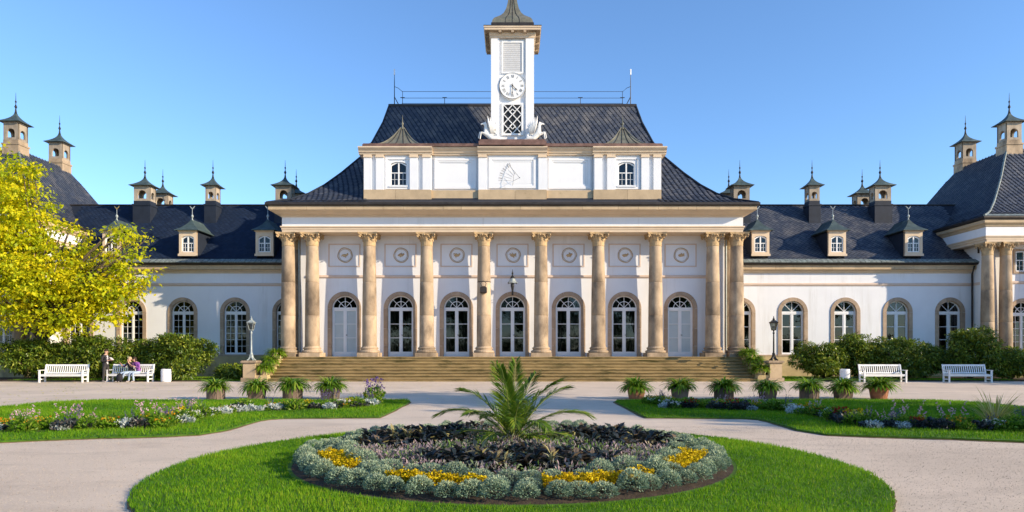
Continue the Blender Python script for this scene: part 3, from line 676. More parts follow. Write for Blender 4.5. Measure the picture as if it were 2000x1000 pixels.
# lightning rods and wires along the ridge
for s in (-1, 1):
    m = MB(); x = s*8.0; m.tube([(x,45.1,18.2),(x,45.1,19.9),(x,45.1,20.4)], [.035,.025,.015], 6); m.tube([(x,45.1,18.9),(x-s*.35,45.1,18.25)], .03, 5); m.tube([(x-s*.55,45.1,18.2),(x-s*.55,45.1,19.25),(x-s*.25,45.1,19.5),(x,45.1,19.6)], .018, 5)
    r_ = ob('lightning_rod', m, m_iron, ROOF); m = MB(); m.lathe([(.03,0),(.045,.02),(.045,.38),(.01,.42)], 8, (x,45.1,20.38)); ob('rod_tip', m, m_white, r_)
    for z in (19.26, 18.82, 18.46):
        m = MB(); m.tube([(s*(1.2 if z > 18.5 else 1.2),45.1,z),(s*7.5,45.1,z)], .016, 4); ob('wire', m, m_wire, ROOF)
    for x in (4.6, 7.45):
        m = MB(); m.tube([(s*x,45.1,18.2),(s*x,45.1,18.84)], .02, 4); m.cbox(s*x, 45.1, 18.83, .3, .04, .04); ob('wire_post', m, m_iron, ROOF)
# attic storey
YA = 40.2
ATT = MB()
segs = [(-8.95,-4.86,40.05),(-4.86,-2.06,40.2),(-2.06,2.06,40.05),(2.06,4.86,40.2),(4.86,8.95,40.05)]
Z0, Z1, Z2, Z3 = 10.7, 11.38, 13.51, 13.9
wx = 6.88
for a, b, y in segs:
    if b-a > 4.05 and abs(a+b) > 4:
        xc = (a+b)/2; ATT.arch_panel(a, b, Z1, Z2, y+.14, y+.3, [(math.copysign(wx, xc), 1.0, 11.66, 12.92, .18)], back=False, N=10)
    else: ATT.box(a, b, y+.14, y+.4, Z1, Z2)
ATT.box(-8.9, 8.9, 41.2, 43.6, 10.6, Z2); ATT.box(-8.9,-8.6,40.2,43.6,10.6,Z2); ATT.box(8.6,8.9,40.2,43.6,10.6,Z2)
attic = ob('attic_wall', ATT, m_plaster, HALL)
for a, b, y in segs: block_run(HALL, a+.002, b-.002, y-.06, y+.5, Z0, Z1, 2.0, m_block, 'attic_base_stone')
PILX = [(-8.95,-8.49),(-8.22,-7.76),(-6.18,-5.70),(-5.41,-4.93),(-2.05,-1.56),(1.56,2.05),(4.93,5.41),(5.70,6.18),(7.76,8.22),(8.49,8.95)]
for a, b in PILX:
    m = MB(); m.box(a, b, 40.05, 40.3, Z1, Z2-.02); o = ob('attic_pilaster', m, m_trim, HALL)
    o.data.materials[0] = m_plaster
    m = MB(); m.box(a-.03, b+.03, 40.0, 40.3, Z2-.18, Z2-.10).box(a-.015, b+.015, 40.02, 40.3, Z2-.10, Z2-.004); ob('pilaster_cap', m, m_trim, o)
def frame4(m, x0, x1, z0, z1, t, y0, y1): m.box(x0, x1, y0, y1, z0, z0+t).box(x0, x1, y0, y1, z1-t, z1).box(x0, x0+t, y0, y1, z0+t, z1-t).box(x1-t, x1, y0, y1, z0+t, z1-t)
for x0, x1, y in ((-4.72,-2.2,40.34),(2.2,4.72,40.34),(-1.42,1.42,40.19)):
    m = MB(); frame4(m, x0, x1, 11.5, 13.36, .16, y-.07, y+.01); frame4(m, x0+.161, x1-.161, 11.661, 13.199, .10, y-.04, y+.01); ob('wall_panel_frame', m, m_plaster, HALL)
for s in (-1, 1):
    m = MB(); frame4(m, s*wx-.78, s*wx+.78, 11.45, 13.36, .12, 40.13, 40.2); ob('window_panel_frame', m, m_plaster, HALL)
    small_window(HALL, s*wx, 40.30, 11.66, 1.0, 1.44, .18); m = MB(); m.box(s*wx-.56, s*wx+.56, 40.08, 40.3, 11.57, 11.66); ob('sill', m, m_plaster, HALL)
    interior(HALL, s*wx-1.2, s*wx+1.2, 40.36, 41.19, 11.4, 13.4)
for a, b, y in segs:
    ex = .0 if abs(a+b) > 11 or abs(a+b) < 1 else 0
    x0, x1 = a, b; o = .0
    if a < -8: x0 = a-.30
    if b > 8: x1 = b+.30
    if y < 40.1: x0 = x0-.04 if a > -8 else x0; x1 = x1+.04 if b < 8 else x1
    m = MB(); m.extrude_x([(y+.5,Z2),(y-.03,Z2),(y-.05,Z2+.08),(y-.12,Z2+.12),(y-.14,Z2+.2),(y-.26,Z2+.30),(y-.30,Z2+.34),(y-.30,Z2+.41),(y+.5,Z2+.46)], x0, x1); ob('attic_cornice', m, m_trim, HALL)
for s in (-1, 1):
    m = MB(); m.box(s*8.9 if s > 0 else -9.24, 9.24 if s > 0 else -8.9, 40.56, 43.6, Z2+.02, Z2+.40); ob('attic_cornice', m, m_trim, HALL)
m = MB(); m.box(-8.95, 8.95, 39.86, 44.0, Z3+.03, 14.12); m.box(-8.99, 8.99, 39.80, 39.86, 13.93, 14.06); ob('attic_parapet', m, m_redcopper, HALL)
for s in (-1, 1):                                                   # bell-cast hoods over the end bays
    cx = s*6.88; m = MB(); n = 9
    pr = [(1.62*k/n, 14.12+1.5*(k/n)**2.0) for k in range(n+1)]
    m.ring(cx-1.72, cx+1.72, 39.95, 43.4, [(-q, z) for q, z in pr]); hd = ob('corner_hood', m, m_oldcopper, HALL)
    for u in (-.62, -.2, .2, .62):
        m = MB(); m.tube([(cx+u*1.72*(1-.95*q/1.72), 39.95+q-.005, z+.012) for q, z in pr], .022, 4); ob('seam', m, m_gutter, hd)
    for sx in (-1, 1):
        m = MB(); m.tube([(cx+sx*(1.72-q), 39.95+q, z+.01) for q, z in pr], .04, 5); ob('hip_roll', m, m_oldcopper, hd)
    m = MB(); m.lathe([(.16,0),(.10,.12),(.05,.22),(.035,.3),(.07,.36),(.07,.42),(.03,.5),(.008,.95)], 8, (cx, 41.62, 15.5)); ob('finial', m, m_oldcopper, hd, smooth=True)
# sundial
m = MB(); c = (.38, 11.95); y = 40.155
for k in range(9):
    a = R(118+k*7.5); r0, r1 = 1.0, 1.22
    m.bar((c[0]+r0*math.cos(a), c[1]+r0*math.sin(a)), (c[0]+r1*math.cos(a), c[1]+r1*math.sin(a)), .022, y, y+.01)
    if k % 2: m.bar((c[0]+r0*math.cos(a+.03), c[1]+r0*math.sin(a+.03)), (c[0]+r1*math.cos(a+.03), c[1]+r1*math.sin(a+.03)), .018, y, y+.01)
for k in range(5):
    a = R(118+k*15); m.bar((c[0]+.45*math.cos(a), c[1]+.45*math.sin(a)), (c[0]+.92*math.cos(a), c[1]+.92*math.sin(a)), .008, y, y+.01)
m.box(-1.16, 1.16, y+.011, y+.04, 11.77, 13.09)
m_mark = M('faded_grey_marks', (.5,.47,.44), .9, .2, 6)
ob('sundial_plate', MB().box(-1.155, 1.155, 40.166, 40.19, 11.775, 13.09), m_plaster, HALL)
m.v = m.v[:-8]; m.f = m.f[:-6]; ob('sundial_mark', m, m_mark, HALL)
m = MB(); tip = (.42, 39.62, 12.0); m.tube([(-.30,40.17,13.0), tip], .010, 5); m.tube([(.05,40.17,11.95), tip], .009, 5); m.tube([(-.02,40.17,11.5), (.10,39.9,12.35)], .008, 4); m.ball(tip, .03, 6, 4); ob('gnomon', m, m_iron, HALL)
# rain pipes at the corners
for s in (-1, 1):
    m = MB(); m.tube([(s*13.06,40.72,ZP),(s*13.06,40.72,8.6)], .055, 8); ob('rain_pipe', m, m_lampmetal, HALL)

# ================================================================== CLOCK TOWER
TW = thing('clock_tower', 'slim white clock tower with louvre and lattice panels rising over the attic', 'tower', (0, 41.6, 14.12))
HT, YT = 1.30, 40.30
m = MB(); m.box(-HT+.03, HT-.03, YT+.14, YT+2.6, 14.3, 20.85); ob('shaft', m, m_plaster, TW)
for s in (-1, 1):
    m = MB(); m.box(min(s*.80, s*HT), max(s*.80, s*HT), YT, YT+2.62, 14.325, 20.8); ob('corner_pilaster', m, m_plaster, TW)
m = MB(); m.box(-2.02, 2.02, 39.66, 43.2, 13.98, 14.21).box(-1.96, 1.96, 39.72, 43.1, 14.21, 14.32); ob('pedestal', m, m_redcopper, TW)
m = MB(); frame4(m, -.66, .66, 18.52, 20.48, .10, YT+.06, YT+.15); ob('louvre_frame', m, m_white, TW)
lv = MB(); lv.box(-.55, .55, YT+.10, YT+.139, 18.63, 20.37); L0 = ob('louvre', lv, m_louvre, TW)
for k in range(14):
    z = 18.64+k*.124; m = MB(); m.face([(-.55,YT+.125,z+.12),(.55,YT+.125,z+.12),(.55,YT+.09,z+.012),(-.55,YT+.09,z+.012)]); m.face([(-.55,YT+.09,z+.012),(.55,YT+.09,z+.012),(.55,YT+.09,z),(-.55,YT+.09,z)]); ob('slat', m, m_louvre, L0)
m = MB(); frame4(m, -.66, .66, 14.76, 16.74, .12, YT+.05, YT+.15); ob('lattice_frame', m, m_white, TW)
m = MB(); m.box(-.54, .54, YT+.125, YT+.138, 14.88, 16.62); LB = ob('lattice_opening_dark', m, m_black, TW)  # black sheet painted for the dark of the opening behind the bars
cz = 17.73; lat = []
gx, gz = 1.08/2, 1.74/3
def clipbar(p, q):
    x0, x1, z0, z1 = -.54, .54, 14.88, 16.62; d = (q[0]-p[0], q[1]-p[1]); t0, t1 = 0, 1
    for dd, a, lo, hi in ((d[0], p[0], x0, x1), (d[1], p[1], z0, z1)):
        if abs(dd) < 1e-9: continue
        a0, a1 = (lo-a)/dd, (hi-a)/dd; t0 = max(t0, min(a0, a1)); t1 = min(t1, max(a0, a1))
    if t1-t0 > .02: m = MB(); m.bar((p[0]+d[0]*t0, p[1]+d[1]*t0), (p[0]+d[0]*t1, p[1]+d[1]*t1), .045, YT+.06+.006*(d[0] > 0), YT+.12); ob('lattice_bar', m, m_white, LB)
for k in range(-2, 4):
    zz = 14.88+gz*k; clipbar((-.54, zz), (.54, zz+1.16)); clipbar((.54, zz), (-.54, zz+1.16))
for i in range(2):
    zc = 14.88+gz*(.75+1.5*i)
    m = MB(); q = .17; [m.bar(a, b, .035, YT+.05, YT+.11) for a, b in (((-q,zc),(0,zc+q)),((0,zc+q),(q,zc)),((q,zc),(0,zc-q)),((0,zc-q),(-q,zc)))]; ob('lattice_diamond', m, m_white, LB)
# clock
m = MB(); m.T = Matrix.Translation((0, YT+.0, cz)) @ Matrix.Rotation(R(90), 4, 'X'); m.lathe([(.80,-.15),(.80,.035),(.775,.05),(.755,.05),(.75,.03),(.0,.03)], 48); CK = ob('clock', m, m_white, TW)
m = MB(); m.tube([(.79*math.cos(a), YT-.045, cz+.79*math.sin(a)) for a in np.linspace(0, 2*PI, 49)], .013, 5, cap=False); ob('rim', m, m_iron, CK)
m_numeral = M('numeral_grey', (.10,.10,.105), .6, .1, 6)
GLY = ['XII','I','II','III','IIII','V','VI','VII','VIII','IX','X','XI']
for k, gl in enumerate(GLY):
    m = MB(); m.T = Matrix.Translation((0, 0, cz)) @ Matrix.Rotation(k*PI/6, 4, 'Y') @ Matrix.Translation((0, 0, .49))
    wd = {'I':.046,'V':.10,'X':.10}; tot = sum(wd[c] for c in gl); x = -tot/2; h = .17; ya, yb = YT-.038, YT-.028; bw = .02
    for c in gl:
        q = wd[c]
        if c == 'I': m.bar((x+q/2, 0), (x+q/2, h), bw, ya, yb)
        if c == 'V': m.bar((x+.015, h), (x+q/2, 0), bw, ya, yb); m.bar((x+q-.015, h), (x+q/2, 0), .011, ya+.002, yb)
        if c == 'X': m.bar((x+.01, h), (x+q-.01, 0), bw, ya, yb); m.bar((x+q-.01, h), (x+.01, 0), .011, ya+.002, yb)
        x += q
    ob('numeral', m, m_numeral, CK)
def hand(ang, l, wd, y):
    m = MB(); m.T = Matrix.Translation((0, 0, cz)) @ Matrix.Rotation(ang, 4, 'Y')
    m.prism([(-.012,-.12),(.012,-.12),(.015,l*.55),(wd,l*.7),(.012,l*.82),(0,l),(-.012,l*.82),(-wd,l*.7),(-.015,l*.55)], y, y+.012); m.prism(arc(.045, 0, 2*PI, 10)[:-1], y-.004, y+.01); ob('hand', m, m_black, CK)
hand(R(134), .43, .045, YT-.07); hand(R(183), .62, .035, YT-.09)
# tower eaves and roof
m = MB(); m.ring(-HT, HT, YT, YT+2.6, [(0,20.62),(.04,20.64),(.05,20.76),(.10,20.80),(.11,20.84),(.11,20.95)]); ob('eaves_moulding', m, m_trim, TW)
m = MB(); m.ring(-HT, HT, YT, YT+2.6, [(.0,20.93),(.37,20.95)]); ob('eaves_soffit', m, m_stone, TW)
m = MB(); m.ring(-HT, HT, YT, YT+2.6, [(.36,20.95),(.38,20.97),(.39,21.08),(.43,21.10),(.43,21.17),(.40,21.19),(-.02,21.34),(-.02,21.58),(-.05,21.60)]); ob('eaves_board', m, m_trim, TW)
m = MB(); m.ring(-HT, HT, YT, YT+2.6, [(.42,21.18),(.44,21.18),(.44,21.22),(0,21.36),(.0,21.57),(-.04,21.61)]); ob('eaves_flashing', m, m_gutter, TW)
for s in (-1, 1):
    for q in (.35, 1.3, 2.25):
        m = MB(); m.cbox(s*(HT+.22), YT+q, 20.84, .28, .16, .10); ob('bracket', m, m_stone, TW)
for x in (-.75, 0, .75): m = MB(); m.cbox(x, YT-.22, 20.84, .16, .28, .10); ob('bracket', m, m_stone, TW)
m = MB(); pr = [(-.04,21.60),(-.09,21.80),(-.20,21.98),(-.38,22.14),(-.58,22.32),(-.76,22.56),(-.90,22.88),(-1.0,23.3),(-1.12,24.2),(-1.25,25.6)]
m.ring(-HT, HT, YT, YT+2.6, pr); ob('tower_roof', m, m_oldcopper, TW)
for u in (-.45, 0, .45):
    m = MB(); m.tube([(u*(HT+q)/HT*1.0, YT-q-.004, z+.008) for q, z in pr[:-1]], .02, 4); ob('seam', m, m_gutter, TW)
m = MB(); m.lathe([(.05,0),(.05,.8),(.12,.9),(.14,1.0),(.05,1.15),(.02,2.4)], 8, (0, YT+1.3, 25.5)); ob('spire', m, m_gold, TW)

# ================================================================== WINGS AND CORNER PAVILIONS
YG = 43.6
WPROF = [(0,7.45),(.35,7.56),(.9,7.92),(1.6,8.52),(5.05,12.2)]
def wing(s):
    T = thing('palace_wing', 'shaded palace wing, small-paned arched windows, slate roof coloured dark for shade' if s < 0 else 'sunlit palace wing with large-paned arched windows over ochre plinth', 'building', (s*22, YG, 0))
    def X(a, b): return (min(s*a, s*b), max(s*a, s*b))
    wx_ = [14.93, 18.36, 21.80, 25.22, 28.65] if s > 0 else [14.75, 18.17, 21.60, 24.95, 28.4]
    WT = WT_right if s > 0 else WT_left
    x0, x1 = X(13.0, 30.2)
    m = MB(); m.arch_panel(x0, x1, 1.40, 6.98, YG, YG+.3, [(s*x, 1.70, 1.46, 1.46+2.76) for x in wx_], back=False); ob('front_wall', m, m_plaster, T)
    m = MB(); m.box(x0, x1, YG-.10, YG+.1, 0, 1.36); ob('plinth', m, m_plinth, T)
    m = MB(); m.extrude_x([(YG+.1,1.361),(YG-.12,1.361),(YG-.12,1.40),(YG+.0,1.44),(YG+.1,1.44)], x0, x1); ob('plinth_moulding', m, m_surround, T)
    xs = sorted([x0]+[s*x for x in wx_]+[x1])
    m = MB(); m.extrude_x([(YG+.05,5.92),(YG-.03,5.94),(YG-.08,6.02),(YG-.08,6.10),(YG-.02,6.14),(YG+.05,6.14)], x0, x1); ob('band', m, m_panel, T)
    m = MB(); m.extrude_x([(YG+.3,6.76),(YG-.02,6.76),(YG-.05,6.84),(YG-.14,6.90),(YG-.16,6.98),(YG+.3,6.98)], x0, x1); ob('cornice_moulding', m, m_trim, T)
    block_run(T, x0, x1, YG-.34, YG+.3, 6.985, 7.27, 1.3, m_block, 'cornice_stone')
    m = MB(); m.extrude_x([(YG+.2,7.275),(YG-.45,7.275),(YG-.56,7.33),(YG-.58,7.42),(YG-.5,7.44),(YG+.2,7.44)], x0, x1+.3*s if s > 0 else x1); ob('gutter', m, m_gutter, T)
    # roof
    xa, xb = X(13.2, 33); ey = YG-.62; m = MB()
    pts = [(ey+q, z) for q, z in WPROF]; back = [(2*(ey+5.05)-a, z) for a, z in pts][::-1]
    m.extrude_x([(a, z-.03) for a, z in pts+back[1:]], xa, xb); RF = ob('roof', m, m_slatebase, T)
    x2, x3 = X(13.9, 31)
    slates('slates', RF, WPROF, (0, ey, -.02), (0, 1, 0), (1, 0, 0), x2, x3, hip0=False, hip1=False, lo=.55, mat=m_shadeslate if s < 0 else None)  # left wing slates carry painted shade, the sun only partly shades them
    n = int((x3-x2)/.34)                                            # pale scalloped flashing along the eave
    for k in range(n):
        a = x2+(x3-x2)*k/n; m = MB(); d = random.uniform(-.01, .015)
        m.face([(a+.012, ey-.03+d, 7.455), (a+.33, ey-.03+d, 7.455), (a+.33, ey+.40, 7.68), (a+.012, ey+.40, 7.68)]); m.face([(a+.012, ey-.03+d, 7.455), (a+.33, ey-.03+d, 7.455), (a+.33, ey-.03+d, 7.40), (a+.012, ey-.03+d, 7.40)]); ob('eave_flashing', m, m_flash, RF)
    m = MB(); m.tube([(xa, ey+5.05, 12.2), (xb, ey+5.05, 12.2)], .07, 6); ob('ridge_roll', m, m_gutter, RF)
    interior(T, x0+.05, x1-.05, YG+.31, YG+3.5, 1.2, 6)
    for k, x in enumerate(wx_):
        WT.place(T, s*x, YG+.20, 1.46, 'window')
        b = MB(); side = (1 if s > 0 else -1)
        if s > 0:
            pts = [(s*x-.7+.30*j/8, YG+.6+.04*math.sin(j*2.2)) for j in range(9)]
            for p, q in zip(pts, pts[1:]): b.face([(p[0],p[1],1.5),(q[0],q[1],1.5),(q[0],q[1],4.9),(p[0],p[1],4.9)])
            ob('curtain', b, m_curtain, T, smooth=True)
    for x in (16.2, 21.2, 26.2): dormer(T, s*x, 43.45, 7.9, s)
    for x, y, wd in ((25.95, 47.0, 1.12), (21.15, 47.0, .72), (16.05, 47.0, 1.12), (25.95, 49.4, 1.12), (16.05, 49.4, 1.12)):
        chimney(T, s*x, y, 10.3, wd, .8, 12.2, 13.22, 14.05, 15.1)
    if s > 0:
        m = MB(); m.tube([(30.0, YG-.16, 0), (30.0, YG-.16, 6.7), (29.95, YG-.45, 7.2)], .06, 8); ob('rain_pipe', m, m_gutter, T)
    return T
wing(-1); wing(1)

def pavilion(s):
    T = thing('corner_pavilion', ('corner pavilion with paired columns beside the shaded benches and shrubs' if s > 0 else 'corner pavilion with lit slate roof half hidden behind the yellow tree'), 'building', (s*38, 48, 0))
    def X(a, b): return (min(s*a, s*b), max(s*a, s*b))
    x0, x1 = X(30.15, 46)
    m = MB(); m.arch_panel(x0, x1, 1.0, 8.5, 42.3, 42.6, [(s*32.45, 1.70, 1.3, 4.15), (s*37, 1.7, 1.3, 4.15), (s*41.5, 1.7, 1.3, 4.15)], back=False); ob('front_wall', m, m_plaster, T)
    for xq in (30.15, 46): m = MB(); m.face([(s*xq,42.3,0),(s*xq,56,0),(s*xq,56,9.3),(s*xq,42.3,9.3)]); ob('side_wall', m, m_plaster, T)
    m = MB(); m.box(x0-.04, x1+.04, 41.0, 56, 0, 1.0); ob('plinth', m, m_plinth, T)
    m = MB(); m.extrude_x([(42.35,5.92),(42.27,5.94),(42.22,6.02),(42.22,6.12),(42.35,6.14)], x0-.05, x1+.05); m.box(min(s*30.08,s*30.15)-.001*s, max(s*30.08,s*30.15)-.001*s, 42.36, 43.58, 5.95, 6.12); ob('band', m, m_panel, T)
    m = MB(); m.box(min(s*30.02,s*30.15), max(s*30.02,s*30.15), 42.28, 42.75, 1.0, 8.45); m.box(min(s*29.95,s*30.9), max(s*29.95,s*30.9), 42.12, 42.29, 1.0, 8.45); ob('pilaster', m, m_plaster, T)
    for x in (32.45, 37, 41.5):
        WT_left.place(T, s*x, 42.5, 1.3)
        m = MB(); frame4(m, s*x-.66, s*x+.66, 6.6, 8.14, .13, 42.22, 42.31); ob('upper_window_surround', m, m_surround, T)
        small_window(T, s*x, 42.27, 6.73, 1.06, 1.28, .02)
        m = MB(); m.box(s*x-.53, s*x+.53, 42.285, 42.296, 6.73, 8.0); ob('blind', m, m_blind, T)
    interior(T, x0+.1, x1-.1, 42.62, 46, .8, 5.8)
    for x in (29.72, 30.86, 34.2, 35.4): column(T, s*x, 41.65, 1.0, (.86, .86, (8.45-1.0)/CH))
    ax0, ax1 = X(29.3, 46.7)
    e = MB(); e.box(ax0+.06, ax1-.06, 41.22, 56, 8.45, 8.8); e.ring(ax0, ax1, 41.2, 56, [(-.05,8.6),(0,8.62),(0,8.72),(.06,8.76),(.06,8.82),(0,8.84)]); ob('architrave', e, m_trim, T)
    e = MB(); e.ring(ax0, ax1, 41.2, 56, [(0,8.83),(0,9.42)]); ob('frieze', e, m_plaster, T)
    e = MB(); e.ring(ax0, ax1, 41.2, 56, [(0,9.36),(.06,9.42),(.08,9.5),(.2,9.58),(.22,9.62),(.22,9.78),(.1,9.8)]); ob('cornice', e, m_block, T)
    e = MB(); e.ring(ax0, ax1, 41.2, 56, [(.15,9.78),(.30,9.82),(.34,9.9),(.34,9.98),(.2,10.02)]); ob('gutter', e, m_gutter, T)
    rx0, rx1 = X(28.98, 47.1); ry0, ry1 = 40.88, 56.7
    PP = [(0,10.0),(.43,10.13),(1.2,10.5),(2.1,11.25),(3.01,12.3),(3.9,13.4),(4.56,14.49),(5.37,15.72)]
    e = MB(); e.ring(rx0, rx1, ry0, ry1, [(-q, z-.04) for q, z in PP]); RF = ob('roof', e, m_slatebase, T)
    if s > 0: slates('slates', RF, PP, (0, ry0, -.03), (0, 1, 0), (1, 0, 0), rx0, rx1, skip=lambda c: c[0] > 38)
    else: slates('slates', RF, PP, (0, ry0, -.03), (0, 1, 0), (1, 0, 0), rx0, rx1, skip=lambda c: c[0] < -38)
    slates('slates', RF, PP, (s*28.98, 0, -.03), (s, 0, 0), (0, 1, 0), ry0, ry1)
    xi = s*28.98
    m = MB(); m.tube([(xi+s*q, ry0+q, z+.03) for q, z in PP], .07, 6); ob('hip_roll', m, m_flash, RF)
    m = MB(); m.face([(rx0, ry0-.02, 10.0), (rx1, ry0-.02, 10.0), (rx1-.4, ry0+.42, 10.19), (rx0+.4, ry0+.42, 10.19)]); ob('eave_flashing', m, m_flash, RF)
    for y in (46.5, 51.0): chimney(T, s*34.7, y, 14.6, 1.02, .95, 16.3, 17.5, 18.45, 19.65, dark=False)
    m = MB(); m.tube([(s*30.06, 42.95, 8.0), (s*30.06, 42.95, 9.0), (s*29.5, 42.95, 9.5), (s*29.2, 42.95, 9.8)], .055, 8); ob('rain_pipe', m, m_gutter, T)
pavilion(1); pavilion(-1)

# ================================================================== STEPS, PEDESTALS, LAMPS
ST = thing('stone_staircase', 'broad flight of mossy sandstone steps up to the portico', 'staircase', (0, 38, 0))
NS, RISE, TREAD = 8, ZP/8, .34
for k in range(NS):
    y0 = 39.31-(NS-k)*TREAD+TREAD*1; y0 = 39.31-(NS-1-k)*TREAD-.34*0
    y0 = 36.62+k*TREAD; z1 = (k+1)*RISE-(.004 if k == NS-1 else 0)
    m = MB(); m.extrude_x([(y0+.05,max(-.01,k*RISE-.06)),(y0+.05,z1-.065),(y0+.012,z1-.06),(y0,z1-.045),(y0,z1-.012),(y0+.012,z1),(y0+TREAD+.12,z1),(y0+TREAD+.12,max(-.01,k*RISE-.06))], -13.45+.0*k, 13.45)
    ob('step', m, m_step, ST)
for s in (-1, 1):
    CK_ = thing('stair_cheek', 'stepped stone cheek beside the stairs on the ' + ('shaded' if s < 0 else 'sunlit') + ' wing side', 'wall', (s*13.8, 38, 0))
    for k, (ya, yb, z) in enumerate(((36.5,37.3,.36),(37.3,38.2,.80),(38.2,39.28,1.22))):
        m = MB(); m.box(min(s*13.46,s*14.12), max(s*13.46,s*14.12), ya+.004, yb-.004, 0, z); ob('cheek_block', m, m_plinth, CK_)
    PD = thing('stone_pedestal', 'square sandstone pedestal under the lamp on the ' + ('shaded' if s < 0 else 'sunlit') + ' wing side', 'pedestal', (s*14.42, 36.75, 0))
    x, y = s*14.42, 36.75
    m = MB(); m.cbox(x, y, 0, .84, .84, .22); ob('base', m, m_stone, PD)
    m = MB(); m.cbox(x, y, .22, .66, .66, .78); ob('shaft', m, m_block, PD)
    m = MB(); m.cbox(x, y, 1.0, .74, .74, .05).cbox(x, y, 1.05, .86, .86, .07).cbox(x, y, 1.12, .78, .78, .04); ob('cap', m, m_stone, PD)
    LP = thing('lamp_post', 'old lantern lamp on a pedestal, ' + ('pale grey in sun, before the shaded wing' if s < 0 else 'dark green, before the sunlit wing'), 'lamp', (x, y, 1.16))
    mm = m_lampmetal if s < 0 else m_iron; z = 1.16
    for q in range(4):
        a = PI/4+q*PI/2; m = MB(); m.tube([(x+.24*math.cos(a), y+.24*math.sin(a), z+.02), (x+.17*math.cos(a), y+.17*math.sin(a), z+.05), (x+.10*math.cos(a), y+.10*math.sin(a), z+.16), (x+.06*math.cos(a), y+.06*math.sin(a), z+.36)], [.045,.04,.035,.03], 6); ob('foot', m, mm, LP)
    m = MB(); m.lathe([(.09,.10),(.10,.2),(.07,.3),(.085,.36),(.085,.4),(.05,.44),(.045,.9),(.036,1.45),(.06,1.5),(.06,1.54),(.03,1.58),(.05,1.68)], 10, (x, y, z)); ob('pole', m, mm, LP, smooth=True)
    LN = MB(); zl = z+1.68
    for q in range(4):
        a = PI/4+q*PI/2; LN.tube([(x+.12*math.cos(a), y+.12*math.sin(a), zl), (x+.22*math.cos(a), y+.22*math.sin(a), zl+.38)], .014, 5)
    LN.ring(x-.085, x+.085, y-.085, y+.085, [(0,zl-.02),(.012,zl),(.012,zl+.02),(0,zl+.025)], cap0=True); LN.ring(x-.155, x+.155, y-.155, y+.155, [(-.01,zl+.37),(.02,zl+.37),(.02,zl+.40),(-.01,zl+.40)])
    ln = ob('lantern', LN, mm, LP)
    for q in range(4):
        gl = MB(); gl.T = Matrix.Translation((x, y, 0)) @ Matrix.Rotation(q*PI/2, 4, 'Z'); gl.face([(-.08,-.083,zl+.01),(.08,-.083,zl+.01),(.15,-.153,zl+.37),(-.15,-.153,zl+.37)]); ob('pane', gl, m_glass, ln)
    m = MB(); m.ring(x-.19, x+.19, y-.19, y+.19, [(0,zl+.40),(.01,zl+.42),(-.06,zl+.48),(-.12,zl+.55)]); m.lathe([(.06,.55),(.075,.6),(.05,.64),(.02,.67),(.035,.71),(.008,.78)], 8, (x, y, zl)); ob('cap', m, mm, ln)
    m = MB(); m.ball((x, y, zl+.15), (.05, .05, .09), 8, 6); ob('bulb', m, m_white, ln)
# hanging portico lantern and the small bracket lamp
HL = thing('wall_lantern', 'dark wrought iron bracket lantern over the middle door of the portico', 'lamp', (0, 40.8, 5.3))
m = MB(); m.tube([(0,40.78,5.2),(0,40.45,5.12),(0,40.2,5.18),(0,40.1,5.3)], .02, 6); m.tube([(0,40.83,5.36),(0,40.5,5.3),(0,40.12,5.32)], .015, 6); m.cbox(0, 40.82, 5.1, .1, .04, .34); ob('bracket', m, m_iron, HL)
m = MB(); m.lathe([(.01,6.6),(.03,6.45),(.06,6.34),(.03,6.28),(.05,6.22),(.14,6.10),(.16,6.05)], 8, (0,40.1,0)); ob('crown', m, m_iron, HL)
m = MB(); m.lathe([(.14,6.05),(.20,5.90),(.30,5.80),(.32,5.77),(.10,5.76)], 8, (0,40.1,0)); ob('hat', m, m_lampmetal, HL)
for q in range(4):
    a = PI/4+q*PI/2; m = MB(); m.tube([(.28*math.cos(a),40.1+.28*math.sin(a),5.78),(.36*math.cos(a),40.1+.36*math.sin(a),5.74),(.33*math.cos(a),40.1+.33*math.sin(a),5.82)], .016, 5); ob('scroll', m, m_iron, HL)
m = MB(); m.lathe([(.10,5.76),(.11,5.6),(.08,5.45),(.07,5.40),(.03,5.32),(.01,5.25)], 8, (0,40.1,0)); ob('glass_body', m, m_iron, HL)
BL = thing('bracket_lamp', 'small dark box lamp strapped to a portico column near the bracket lantern', 'lamp', (-BAY/2, 39.5, 5.2))
x = -BAY/2; m = MB(); m.ring(x-.17, x+.17, 39.28, 39.56, [(-.03,5.10),(.03,5.14),(.03,5.42),(-.01,5.47),(-.08,5.52)], cap0=True); ob('box', m, m_gutter, BL)
m = MB(); m.tube([(x-.1,39.42,5.5),(x-.16,39.42,5.7),(x,39.42,5.84),(x+.16,39.42,5.7),(x+.1,39.42,5.5)], .02, 5); m.lathe([(.405,5.80),(.412,5.81),(.412,5.83),(.405,5.84)], 24, (x,40.0,0)); ob('strap', m, m_iron, BL)

